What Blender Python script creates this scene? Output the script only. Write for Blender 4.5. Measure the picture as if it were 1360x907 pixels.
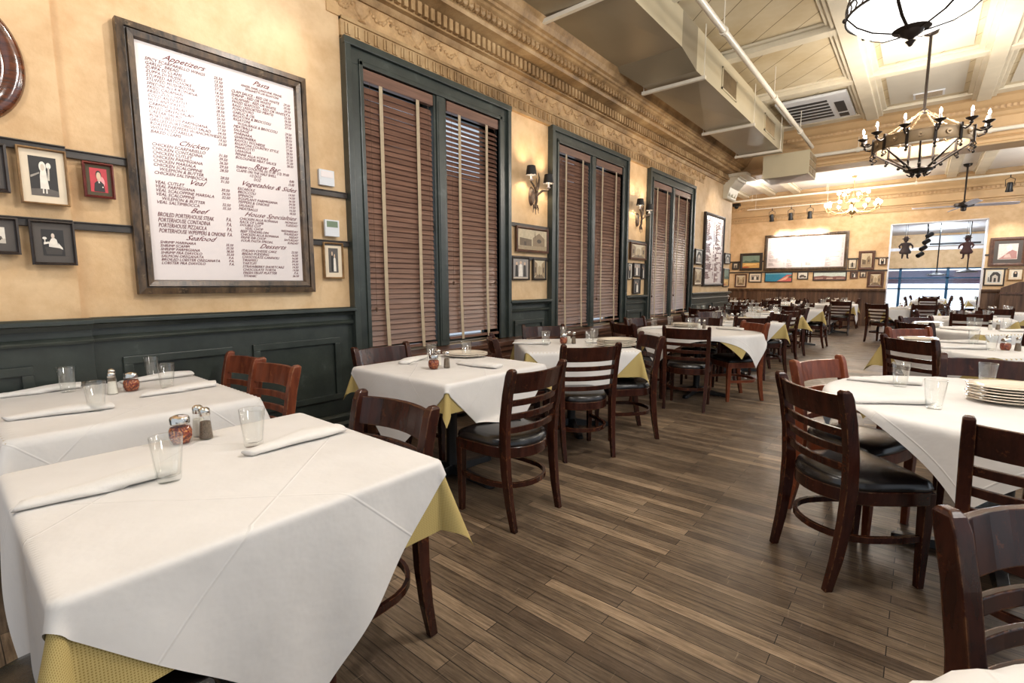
import bpy, bmesh, math, random
from math import sin, cos, pi, radians, hypot, atan2
from mathutils import Vector, Matrix

for o in list(bpy.data.objects):
    bpy.data.objects.remove(o, do_unlink=True)
C = bpy.context.scene
COL = C.collection
random.seed(7)

# ------------------------------------------------------------------ camera
YAW, PITCH, ROLL, FPX = 0.695345, 0.117132, -0.001776, 646.885
cam_d = bpy.data.cameras.new('camera')
cam = bpy.data.objects.new('camera', cam_d)
COL.objects.link(cam)
cam_d.sensor_width = 36.0
cam_d.sensor_fit = 'HORIZONTAL'
cam_d.lens = FPX / 1360 * 36.0
cam_d.clip_start = 0.05
cam_d.clip_end = 200
_f = Vector((-sin(YAW) * cos(PITCH), cos(YAW) * cos(PITCH), -sin(PITCH)))
_r = Vector((cos(YAW), sin(YAW), 0))
_u = _r.cross(_f)
_r2 = _r * cos(ROLL) + _u * sin(ROLL)
_u2 = -_r * sin(ROLL) + _u * cos(ROLL)
_m = Matrix((_r2, _u2, -_f)).transposed().to_4x4()
_m.translation = Vector((0, 0, 1.3))
cam.matrix_world = _m
C.camera = cam

# ------------------------------------------------------------------ view, world, big lights
C.view_settings.view_transform = 'Standard'
C.view_settings.look = 'None'
C.view_settings.exposure = 0.30
C.view_settings.gamma = 1.0
C.view_settings.use_curve_mapping = False

W = bpy.data.worlds.new('world')
C.world = W
W.use_nodes = True
wn = W.node_tree
wn.nodes.clear()
w_out = wn.nodes.new('ShaderNodeOutputWorld')
w_bg = wn.nodes.new('ShaderNodeBackground')
w_bg.inputs['Color'].default_value = (0.82, 0.91, 1.0, 1)
w_bg.inputs['Strength'].default_value = 0.70
wn.links.new(w_bg.outputs[0], w_out.inputs[0])

ROOM_LAMPS_AND_FILL = [  # first an inferred bowl lamp, the others fill lights added without fixtures (x, y, z, watts)
    (-0.2, 2.05, 3.35, 140), (-1.9, -0.6, 3.7, 70), (2.6, 2.4, 3.5, 100), (2.6, 6.4, 3.5, 110), (2.6, 10.4, 3.5, 110),
    (2.6, 15.4, 3.4, 110), (-3.6, 15.4, 3.5, 80),
]


def lamp(name, kind, loc, energy, color=(1, 0.86, 0.68), size=0.15, rot=None, spot=None, parent=None, blend=0.5):
    l = bpy.data.lights.new(name, kind)
    l.energy = energy
    l.color = color
    if kind == 'SUN':
        l.angle = size
    elif kind == 'AREA':
        l.size = size
    else:
        l.shadow_soft_size = size
    if kind == 'SPOT':
        l.spot_size = spot
        l.spot_blend = blend
    o = bpy.data.objects.new(name, l)
    COL.objects.link(o)
    o.location = loc
    if rot is not None:
        o.rotation_euler = rot
    if parent:
        o.parent = parent
    return o


def aim(o, target):
    d = Vector(target) - o.location
    o.rotation_euler = d.to_track_quat('-Z', 'Y').to_euler()


for (x, y, z, e) in ROOM_LAMPS_AND_FILL:
    lamp('room_lamp_or_fill', 'POINT', (x, y, z), e, (1, 0.96, 0.91), 0.25)
sun_ = lamp('sun', 'SUN', (0, -10, 30), 9.0, (0.97, 0.98, 1.0), 0.02)
aim(sun_, (0, -10 + cos(radians(66)), 30 - sin(radians(66))))
# track spots in the ceiling that wash the menu boards
s_ = lamp('track_spot', 'SPOT', (-1.9, 2.2, 4.2), 130, (1, 0.93, 0.85), 0.05, spot=radians(46), blend=0.7)
aim(s_, (-3.55, 1.15, 2.75))
s_ = lamp('track_spot', 'SPOT', (-2.3, 10.6, 3.7), 60, (1, 0.93, 0.85), 0.05, spot=radians(50), blend=0.7)
aim(s_, (-3.55, 11.1, 2.6))
for sx in (-3.85, -3.31, -2.79):
    s_ = lamp('track_spot', 'SPOT', (sx, 17.62, 3.22), 150, (1, 0.93, 0.85), 0.04, spot=radians(60), blend=0.8)
    aim(s_, (sx * 0.9 - 0.1, 18.46, 2.6))
for fy in (20.5, 23.5):
    lamp('front_room_fill', 'POINT', (0.4, fy, 3.0), 170, (0.80, 0.91, 1.0), 0.3)  # bluish fill without a fixture, added to brighten the front room
s_ = lamp('track_spot', 'SPOT', (1.6, 17.3, 3.4), 90, (1, 0.93, 0.85), 0.04, spot=radians(50), blend=0.8)
aim(s_, (1.7, 18.46, 2.2))


# ------------------------------------------------------------------ material helpers
def srgb(r, g, b):
    def f(c):
        c /= 255.0
        return c / 12.92 if c <= 0.04045 else ((c + 0.055) / 1.055) ** 2.4
    return (f(r), f(g), f(b), 1)


class NT:
    def __init__(s, name):
        s.m = bpy.data.materials.new(name)
        s.m.use_nodes = True
        s.t = s.m.node_tree
        s.t.nodes.clear()
        s.out = s.t.nodes.new('ShaderNodeOutputMaterial')

    def n(s, typ, **kw):
        nd = s.t.nodes.new(typ)
        for k, v in kw.items():
            if k in nd.inputs:
                nd.inputs[k].default_value = v
            else:
                setattr(nd, k, v)
        return nd

    def l(s, a, b):
        s.t.links.new(a, b)

    def obj(s, scale=(1, 1, 1), rot=(0, 0, 0), kind='Object'):
        tc = s.n('ShaderNodeTexCoord')
        mp = s.n('ShaderNodeMapping')
        mp.inputs['Scale'].default_value = scale
        mp.inputs['Rotation'].default_value = rot
        s.l(tc.outputs[kind], mp.inputs[0])
        return mp.outputs[0]

    def noise(s, vec, scale=5, detail=3, rough=0.55):
        nz = s.n('ShaderNodeTexNoise')
        nz.inputs['Scale'].default_value = scale
        nz.inputs['Detail'].default_value = detail
        nz.inputs['Roughness'].default_value = rough
        if vec:
            s.l(vec, nz.inputs['Vector'])
        return nz.outputs['Fac']

    def ramp(s, fac, stops):
        r = s.n('ShaderNodeValToRGB')
        e = r.color_ramp.elements
        while len(e) < len(stops):
            e.new(0.5)
        for i, (p, c) in enumerate(stops):
            e[i].position = p
            e[i].color = c
        s.l(fac, r.inputs[0])
        return r.outputs[0]

    def mix(s, fac, a, b, mode='MIX'):
        mx = s.n('ShaderNodeMix', data_type='RGBA', blend_type=mode)
        for sock, v in ((mx.inputs[0], fac), (mx.inputs[6], a), (mx.inputs[7], b)):
            if isinstance(v, (int, float)):
                sock.default_value = v
            elif isinstance(v, tuple):
                sock.default_value = v
            else:
                s.l(v, sock)
        return mx.outputs[2]

    def bump(s, h, strength=0.2, dist=0.01, prev=None):
        b = s.n('ShaderNodeBump')
        b.inputs['Strength'].default_value = strength
        b.inputs['Distance'].default_value = dist
        s.l(h, b.inputs['Height'])
        if prev:
            s.l(prev, b.inputs['Normal'])
        return b.outputs[0]

    def bsdf(s, color, rough=0.5, metal=0.0, normal=None, spec=0.5, **kw):
        b = s.n('ShaderNodeBsdfPrincipled')
        for key, v in (('Base Color', color), ('Roughness', rough), ('Metallic', metal), ('Specular IOR Level', spec)):
            if isinstance(v, (int, float, tuple)):
                b.inputs[key].default_value = v
            else:
                s.l(v, b.inputs[key])
        for k, v in kw.items():
            b.inputs[k.replace('_', ' ')].default_value = v
        if normal:
            s.l(normal, b.inputs['Normal'])
        s.l(b.outputs[0], s.out.inputs[0])
        return b


def plain(name, c, rough=0.5, metal=0.0, var=0.12, scale=8, bump=0.0, spec=0.5):
    t = NT(name)
    v = t.obj()
    n = t.noise(v, scale, 4)
    dark = tuple(x * (1 - var) for x in c[:3]) + (1,)
    lite = tuple(min(1, x * (1 + var)) for x in c[:3]) + (1,)
    col = t.ramp(n, [(0.3, dark), (0.7, lite)])
    nm = t.bump(t.noise(v, scale * 6, 3), bump, 0.004) if bump else None
    t.bsdf(col, rough, metal, nm, spec)
    return t.m


def wood(name, c1, c2, rough=0.35, scale=(6, 6, 40), worn=None, axis_rot=(0, 0, 0), spec=0.5, coat=0.0, edge=0.0, edgec=(0.25, 0.11, 0.045, 1)):
    t = NT(name)
    v = t.obj(scale, axis_rot)
    n = t.noise(v, 1.6, 5, 0.6)
    col = t.ramp(n, [(0.32, c1), (0.68, c2)])
    if worn:
        v2 = t.obj()
        w = t.noise(v2, 14, 6, 0.7)
        f = t.ramp(w, [(0.60, (0, 0, 0, 1)), (0.70, (1, 1, 1, 1))])
        fm = t.n('ShaderNodeMath', operation='MULTIPLY')
        t.l(f, fm.inputs[0])
        fm.inputs[1].default_value = 0.55
        col = t.mix(fm.outputs[0], col, worn)
        if edge:
            bv = t.n('ShaderNodeBevel')
            bv.samples = 3
            bv.inputs['Radius'].default_value = edge
            ge = t.n('ShaderNodeNewGeometry')
            dt = t.n('ShaderNodeVectorMath', operation='DOT_PRODUCT')
            t.l(bv.outputs[0], dt.inputs[0])
            t.l(ge.outputs['Normal'], dt.inputs[1])
            em = t.ramp(dt.outputs['Value'], [(0.90, (1, 1, 1, 1)), (0.985, (0, 0, 0, 1))])
            wn_ = t.ramp(t.noise(v2, 22, 4, 0.7), [(0.44, (0, 0, 0, 1)), (0.60, (1, 1, 1, 1))])
            mm = t.n('ShaderNodeMath', operation='MULTIPLY')
            t.l(em, mm.inputs[0])
            t.l(wn_, mm.inputs[1])
            col = t.mix(mm.outputs[0], col, edgec)
    nm = t.bump(n, 0.12, 0.003)
    t.bsdf(col, rough, 0, nm, spec, Coat_Weight=coat, Coat_Roughness=0.15)
    return t.m


def emit(name, c, strength):
    t = NT(name)
    e = t.n('ShaderNodeEmission')
    e.inputs[0].default_value = c
    e.inputs[1].default_value = strength
    t.l(e.outputs[0], t.out.inputs[0])
    return t.m


def glassy(name, tint=(0.985, 0.99, 0.985, 1), edge=(0.30, 0.34, 0.33, 1), gloss=0.12):
    t = NT(name)
    lw = t.n('ShaderNodeLayerWeight')
    lw.inputs[0].default_value = 0.35
    col = t.ramp(lw.outputs['Facing'], [(0.0, tint), (0.62, tint), (1.0, edge)])
    tr = t.n('ShaderNodeBsdfTransparent')
    t.l(col, tr.inputs[0])
    gl = t.n('ShaderNodeBsdfGlossy')
    gl.inputs['Roughness'].default_value = 0.03
    gl.inputs[0].default_value = (1, 1, 1, 1)
    pw = t.n('ShaderNodeMath', operation='POWER')
    t.l(lw.outputs['Facing'], pw.inputs[0])
    pw.inputs[1].default_value = 3.0
    ad = t.n('ShaderNodeMath', operation='MULTIPLY_ADD')
    t.l(pw.outputs[0], ad.inputs[0])
    ad.inputs[1].default_value = 0.7
    ad.inputs[2].default_value = 0.03 + gloss * 0.35
    mx = t.n('ShaderNodeMixShader')
    t.l(ad.outputs[0], mx.inputs[0])
    t.l(tr.outputs[0], mx.inputs[1])
    t.l(gl.outputs[0], mx.inputs[2])
    t.l(mx.outputs[0], t.out.inputs[0])
    return t.m


M = {}


def make_materials():
    # ---- plaster
    t = NT('yellow_plaster')
    v = t.obj()
    n1 = t.noise(v, 0.9, 5, 0.6)
    n2 = t.noise(v, 4.5, 6, 0.65)
    c = t.ramp(n1, [(0.30, srgb(196, 158, 114)), (0.52, srgb(214, 180, 138)), (0.72, srgb(226, 200, 164))])
    c2 = t.ramp(n2, [(0.35, srgb(184, 144, 98)), (0.60, srgb(228, 198, 156))])
    c = t.mix(0.35, c, c2)
    nb = t.bump(t.noise(v, 9, 6, 0.6), 0.25, 0.02)
    t.bsdf(c, 0.55, 0, nb, 0.3)
    M['plaster'] = t.m
    # ---- aged tan plaster of cornice and friezes
    t = NT('aged_cornice_plaster')
    v = t.obj()
    n1 = t.noise(v, 2.2, 6, 0.65)
    c = t.ramp(n1, [(0.30, srgb(108, 82, 52)), (0.5, srgb(160, 128, 88)), (0.75, srgb(204, 174, 130))])
    nb = t.bump(t.noise(v, 16, 5, 0.6), 0.35, 0.02)
    t.bsdf(c, 0.5, 0, nb, 0.35)
    M['cornice'] = t.m
    t = NT('relief_plaster')
    v = t.obj()
    n1 = t.noise(v, 3.0, 6, 0.7)
    c = t.ramp(n1, [(0.32, srgb(142, 108, 70)), (0.6, srgb(200, 164, 118))])
    vo = t.n('ShaderNodeTexVoronoi')
    vo.inputs['Scale'].default_value = 22
    t.l(v, vo.inputs['Vector'])
    nb = t.bump(vo.outputs['Distance'], 0.35, 0.012)
    nb = t.bump(t.noise(v, 14, 6, 0.65), 0.5, 0.03, nb)
    t.bsdf(c, 0.5, 0, nb, 0.35)
    M['relief'] = t.m
    # ---- dark green painted woodwork
    t = NT('green_painted_wood')
    v = t.obj()
    n1 = t.noise(v, 6, 6, 0.65)
    c = t.ramp(n1, [(0.3, srgb(38, 43, 40)), (0.62, srgb(54, 60, 55)), (0.86, srgb(98, 106, 100))])
    nb = t.bump(t.noise(v, 22, 4), 0.2, 0.005)
    t.bsdf(c, 0.32, 0, nb, 0.55)
    M['green'] = t.m
    # ---- ceiling
    t = NT('cream_ceiling_boards')
    v = t.obj((1, 1, 1), (0, 0, radians(45)))
    br = t.n('ShaderNodeTexBrick')
    br.inputs['Color1'].default_value = srgb(214, 206, 188)
    br.inputs['Color2'].default_value = srgb(206, 197, 178)
    br.inputs['Mortar'].default_value = srgb(112, 98, 76)
    br.inputs['Scale'].default_value = 1.0
    br.inputs['Mortar Size'].default_value = 0.006
    br.inputs['Mortar Smooth'].default_value = 0.3
    br.inputs['Brick Width'].default_value = 30.0
    br.inputs['Row Height'].default_value = 0.34
    t.l(v, br.inputs['Vector'])
    n1 = t.noise(t.obj(), 1.1, 5, 0.6)
    st = t.ramp(n1, [(0.3, srgb(222, 206, 176)), (0.7, srgb(255, 250, 238))])
    c = t.mix(1.0, br.outputs['Color'], st, 'MULTIPLY')
    t.bsdf(c, 0.5, 0, None, 0.3)
    M['ceiling'] = t.m
    M['ceil_plain'] = plain('cream_ceiling_panel', srgb(198, 192, 178), 0.45, 0, 0.08, 1.2)
    M['beam'] = plain('cream_beam_paint', srgb(210, 200, 178), 0.42, 0, 0.10, 2.5, 0.1)
    M['tan'] = plain('tan_plaster', srgb(196, 164, 122), 0.5, 0, 0.12, 2.0, 0.3)
    M['ceil_far'] = plain('white_ceiling_paint', srgb(220, 214, 206), 0.6, 0, 0.06, 1.0)
    # ---- floor
    t = NT('worn_oak_floor')
    v = t.obj()
    br = t.n('ShaderNodeTexBrick')
    br.offset = 0.37
    br.offset_frequency = 2
    br.inputs['Color1'].default_value = (0.0, 0.0, 0.0, 1)
    br.inputs['Color2'].default_value = (1.0, 1.0, 1.0, 1)
    br.inputs['Mortar'].default_value = (0.0, 0.0, 0.0, 1)
    br.inputs['Scale'].default_value = 1.0
    br.inputs['Mortar Size'].default_value = 0.0016
    br.inputs['Mortar Smooth'].default_value = 0.1
    br.inputs['Bias'].default_value = 0.0
    br.inputs['Brick Width'].default_value = 0.85
    br.inputs['Row Height'].default_value = 0.062
    t.l(v, br.inputs['Vector'])
    plank = t.ramp(br.outputs['Color'], [(0.0, srgb(122, 106, 92)), (0.35, srgb(146, 129, 112)), (0.75, srgb(166, 148, 129)), (1.0, srgb(204, 182, 158))])
    gv = t.obj((1.6, 26, 1))
    g = t.noise(gv, 3.0, 6, 0.7)
    grain = t.ramp(g, [(0.28, srgb(96, 88, 80)), (0.46, srgb(190, 184, 176)), (0.75, srgb(255, 252, 246))])
    c = t.mix(1.0, plank, grain, 'MULTIPLY')
    pt = t.noise(v, 1.4, 6, 0.65)
    patch = t.ramp(pt, [(0.32, srgb(126, 116, 110)), (0.55, srgb(226, 222, 216)), (0.75, srgb(255, 255, 255))])
    c = t.mix(0.8, c, patch, 'MULTIPLY')
    c = t.mix(br.outputs['Fac'], c, srgb(26, 20, 16))
    sc = t.ramp(t.noise(t.obj((40, 3, 1), (0, 0, 0.6)), 2.0, 3, 0.7), [(0.66, (0, 0, 0, 1)), (0.74, (1, 1, 1, 1))])
    sm = t.n('ShaderNodeMath', operation='MULTIPLY')
    t.l(sc, sm.inputs[0])
    sm.inputs[1].default_value = 0.22
    c = t.mix(sm.outputs[0], c, srgb(196, 176, 150))
    rr = t.ramp(t.noise(v, 5, 5, 0.7), [(0.3, (0.30, 0.30, 0.30, 1)), (0.7, (0.52, 0.52, 0.52, 1))])
    nb = t.bump(br.outputs['Fac'], -0.25, 0.002)
    nb = t.bump(g, 0.18, 0.003, nb)
    b = t.bsdf(c, 0.4, 0, nb, 0.45)
    t.l(rr, b.inputs['Roughness'])
    M['floor'] = t.m
    # ---- far wainscot boards
    t = NT('brown_wainscot_boards')
    v = t.obj((9.0, 9.0, 0.6))
    n1 = t.noise(v, 1.3, 4, 0.6)
    c = t.ramp(n1, [(0.3, srgb(58, 38, 28)), (0.55, srgb(92, 66, 48)), (0.78, srgb(128, 100, 76))])
    t.bsdf(c, 0.45, 0, t.bump(n1, 0.3, 0.01), 0.4)
    M['wains'] = t.m
    # ---- furniture
    M['mahog'] = wood('dark_mahogany', srgb(38, 18, 13), srgb(64, 32, 22), 0.24, (14, 14, 3), srgb(120, 66, 36), spec=0.32, coat=0.0, edge=.005)
    M['mahog_red'] = wood('reddish_worn_mahogany', srgb(86, 40, 24), srgb(124, 64, 40), 0.28, (14, 14, 3), srgb(176, 112, 66), spec=0.35, coat=0.0, edge=.006, edgec=(0.42, 0.22, 0.11, 1))
    M['vinyl'] = plain('black_vinyl', srgb(24, 21, 21), 0.26, 0, 0.2, 14, 0.12, 0.6)
    M['tablewood'] = wood('table_top_wood', srgb(84, 52, 32), srgb(120, 78, 50), 0.45, (4, 18, 4))
    M['castiron'] = plain('black_cast_iron', srgb(22, 21, 22), 0.35, 0.3, 0.2, 20, 0.1)
    M['ledge'] = wood('dark_ledge_wood', srgb(56, 33, 23), srgb(100, 64, 44), 0.34, (14, 2.5, 14), srgb(128, 92, 66))
    M['oldframe'] = wood('weathered_frame_wood', srgb(38, 29, 22), srgb(104, 82, 60), 0.34, (16, 5, 5), srgb(158, 136, 108))
    M['darkframe'] = wood('black_frame_wood', srgb(30, 23, 20), srgb(54, 42, 36), 0.4, (10, 10, 10))
    M['redframe'] = wood('red_frame_wood', srgb(84, 26, 22), srgb(112, 44, 34), 0.4, (10, 10, 10))
    M['goldframe'] = wood('tan_frame_wood', srgb(112, 80, 48), srgb(158, 122, 78), 0.4, (10, 10, 10))
    M['brownframe'] = wood('brown_frame_wood', srgb(66, 40, 28), srgb(98, 62, 42), 0.4, (10, 10, 10))
    M['mahogframe'] = wood('polished_mahogany_frame', srgb(52, 22, 12), srgb(110, 56, 28), 0.12, (4, 4, 30), spec=0.7, coat=0.8)
    M['rail'] = wood('black_rail_wood', srgb(34, 28, 25), srgb(70, 60, 52), 0.42, (10, 4, 10))
    M['mat_cream'] = plain('cream_picture_mat', srgb(222, 206, 182), 0.8, 0, 0.06, 6)
    M['mat_grey'] = plain('grey_picture_mat', srgb(86, 80, 76), 0.8, 0, 0.06, 6)
    M['mat_olive'] = plain('olive_picture_mat', srgb(84, 74, 56), 0.8, 0, 0.06, 6)
    M['board'] = plain('white_board_face', srgb(226, 216, 214), 0.22, 0, 0.02, 2, 0, 0.5)
    M['ink'] = plain('dark_red_ink', srgb(96, 12, 28), 0.8, 0, 0.1, 6, 0, 0.1)
    M['ink_dim'] = plain('brown_grey_ink', srgb(110, 84, 84), 0.5, 0, 0.1, 6)
    # ---- blinds
    M['slat'] = wood('brown_blind_slats', srgb(96, 68, 56), srgb(132, 98, 82), 0.33, (5, 1.2, 30), spec=0.45)
    M['tape'] = plain('tan_ladder_tape', srgb(176, 158, 132), 0.8, 0, 0.08, 20)
    M['cord'] = plain('brown_cord', srgb(92, 66, 50), 0.7)
    # ---- cloths
    t = NT('white_tablecloth')
    uv = t.n('ShaderNodeUVMap')
    sep = t.n('ShaderNodeSeparateXYZ')
    t.l(uv.outputs[0], sep.inputs[0])
    def crease(sock, period, width):
        a = t.n('ShaderNodeMath', operation='DIVIDE')
        t.l(sock, a.inputs[0]); a.inputs[1].default_value = period
        b = t.n('ShaderNodeMath', operation='FRACT')
        t.l(a.outputs[0], b.inputs[0])
        c_ = t.n('ShaderNodeMath', operation='SUBTRACT')
        t.l(b.outputs[0], c_.inputs[0]); c_.inputs[1].default_value = 0.5
        d = t.n('ShaderNodeMath', operation='ABSOLUTE')
        t.l(c_.outputs[0], d.inputs[0])
        e = t.n('ShaderNodeMapRange')
        t.l(d.outputs[0], e.inputs[0])
        e.inputs[1].default_value = 0.0
        e.inputs[2].default_value = width / period
        e.inputs[3].default_value = 1.0
        e.inputs[4].default_value = 0.0
        return e.outputs[0]
    cu = crease(sep.outputs[0], 0.446, 0.0045)
    cv = crease(sep.outputs[1], 0.446, 0.0045)
    mx_ = t.n('ShaderNodeMath', operation='MAXIMUM')
    t.l(cu, mx_.inputs[0]); t.l(cv, mx_.inputs[1])
    v = t.obj()
    wr = t.noise(v, 5.5, 4, 0.55)
    nb = t.bump(mx_.outputs[0], 0.4, 0.003)
    nb = t.bump(wr, 0.28, 0.02, nb)
    nb = t.bump(t.noise(v, 380, 1), 0.06, 0.001, nb)
    col = t.ramp(t.noise(v, 3, 3), [(0.3, srgb(212, 208, 205)), (0.7, srgb(224, 221, 219))])
    t.bsdf(col, 0.75, 0, nb, 0.2)
    M['cloth'] = t.m
    t = NT('yellow_underlay_cloth')
    uv = t.n('ShaderNodeUVMap')
    mp = t.n('ShaderNodeMapping')
    mp.inputs['Scale'].default_value = (190, 190, 190)
    t.l(uv.outputs[0], mp.inputs[0])
    ck = t.n('ShaderNodeTexVoronoi')
    ck.inputs['Scale'].default_value = 1.0
    ck.inputs['Randomness'].default_value = 0.0
    t.l(mp.outputs[0], ck.inputs['Vector'])
    dots = t.ramp(ck.outputs['Distance'], [(0.20, srgb(146, 124, 70)), (0.34, srgb(188, 167, 110))])
    t.bsdf(dots, 0.8, 0, t.bump(ck.outputs['Distance'], 0.2, 0.002), 0.2)
    M['yellow'] = t.m
    M['napkin'] = plain('white_napkin_linen', srgb(222, 218, 214), 0.8, 0, 0.03, 30, 0.25, 0.2)
    # ---- tableware
    M['glass'] = glassy('clear_tumbler_glass')
    M['shakerglass'] = glassy('shaker_glass', (0.97, 0.97, 0.96, 1), (0.5, 0.5, 0.48, 1), 0.04)
    M['pane'] = glassy('window_glass', (0.95, 0.97, 1, 1), (0.7, 0.75, 0.8, 1))
    M['pepper'] = plain('ground_pepper', srgb(112, 98, 84), 0.9, 0, 0.5, 260, 0.4)
    M['salt'] = plain('white_salt', srgb(226, 222, 212), 0.9, 0, 0.05, 200)
    t = NT('red_pepper_flakes')
    vo = t.n('ShaderNodeTexVoronoi')
    vo.inputs['Scale'].default_value = 210
    t.l(t.obj(), vo.inputs['Vector'])
    c = t.ramp(vo.outputs['Color'], [(0.2, srgb(64, 14, 8)), (0.6, srgb(128, 34, 16)), (0.88, srgb(206, 130, 66))])
    t.bsdf(c, 0.7)
    M['flakes'] = t.m
    M['chrome'] = plain('chrome', srgb(214, 210, 204), 0.14, 1.0, 0.04, 20)
    M['plate'] = plain('cream_china', srgb(222, 210, 192), 0.1, 0, 0.03, 4, 0, 0.6)
    # ---- fixtures
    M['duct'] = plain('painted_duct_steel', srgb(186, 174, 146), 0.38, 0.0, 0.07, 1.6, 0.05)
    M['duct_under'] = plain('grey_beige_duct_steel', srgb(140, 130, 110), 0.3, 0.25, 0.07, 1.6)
    M['vent'] = plain('brown_vent_louvres', srgb(150, 130, 100), 0.4, 0.2)
    M['pipe'] = plain('cream_pipe_paint', srgb(220, 212, 196), 0.3, 0, 0.05, 8)
    M['acwhite'] = plain('white_plastic', srgb(212, 214, 218), 0.4, 0, 0.03, 5)
    M['dark'] = plain('dark_slot', srgb(34, 36, 42), 0.5)
    M['iron'] = plain('bronzed_iron', srgb(44, 36, 31), 0.4, 0.5, 0.2, 12, 0.1)
    M['band'] = plain('antique_brass_band', srgb(150, 128, 100), 0.42, 0.35, 0.2, 6, 0.1)
    M['brass'] = plain('pale_brass', srgb(206, 176, 124), 0.25, 0.7, 0.1, 8)
    M['black'] = plain('black_metal', srgb(20, 20, 22), 0.4, 0.3)
    M['puppetdark'] = plain('dark_puppet_paint', srgb(46, 30, 30), 0.6)
    M['puppetred'] = plain('dark_red_puppet_paint', srgb(62, 30, 32), 0.6)
    M['blade'] = plain('pale_fan_blade', srgb(196, 196, 208), 0.35)
    M['shade'] = plain('black_lamp_shade', srgb(26, 22, 20), 0.6)
    M['antler'] = wood('antler_bark', srgb(52, 38, 28), srgb(110, 88, 68), 0.5, (20, 20, 20))
    M['bulb'] = emit('warm_bulb', (1, 0.90, 0.72, 1), 40)
    M['globe'] = emit('white_globe_bulb', (1, 0.93, 0.82, 1), 12)
    M['bowl'] = emit('lit_alabaster_glass', (1, 0.97, 0.92, 1), 2.2)
    M['whitewall'] = plain('front_room_white', srgb(222, 220, 224), 0.6)
    M['awning'] = plain('violet_grey_awning', srgb(120, 116, 160), 0.7)
    M['bluepaint'] = plain('blue_storefront_paint', srgb(28, 84, 120), 0.4)
    M['lcd'] = plain('green_lcd', srgb(110, 128, 100), 0.3)
    M['street'] = plain('pale_pavement', srgb(206, 210, 214), 0.8)


make_materials()


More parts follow.
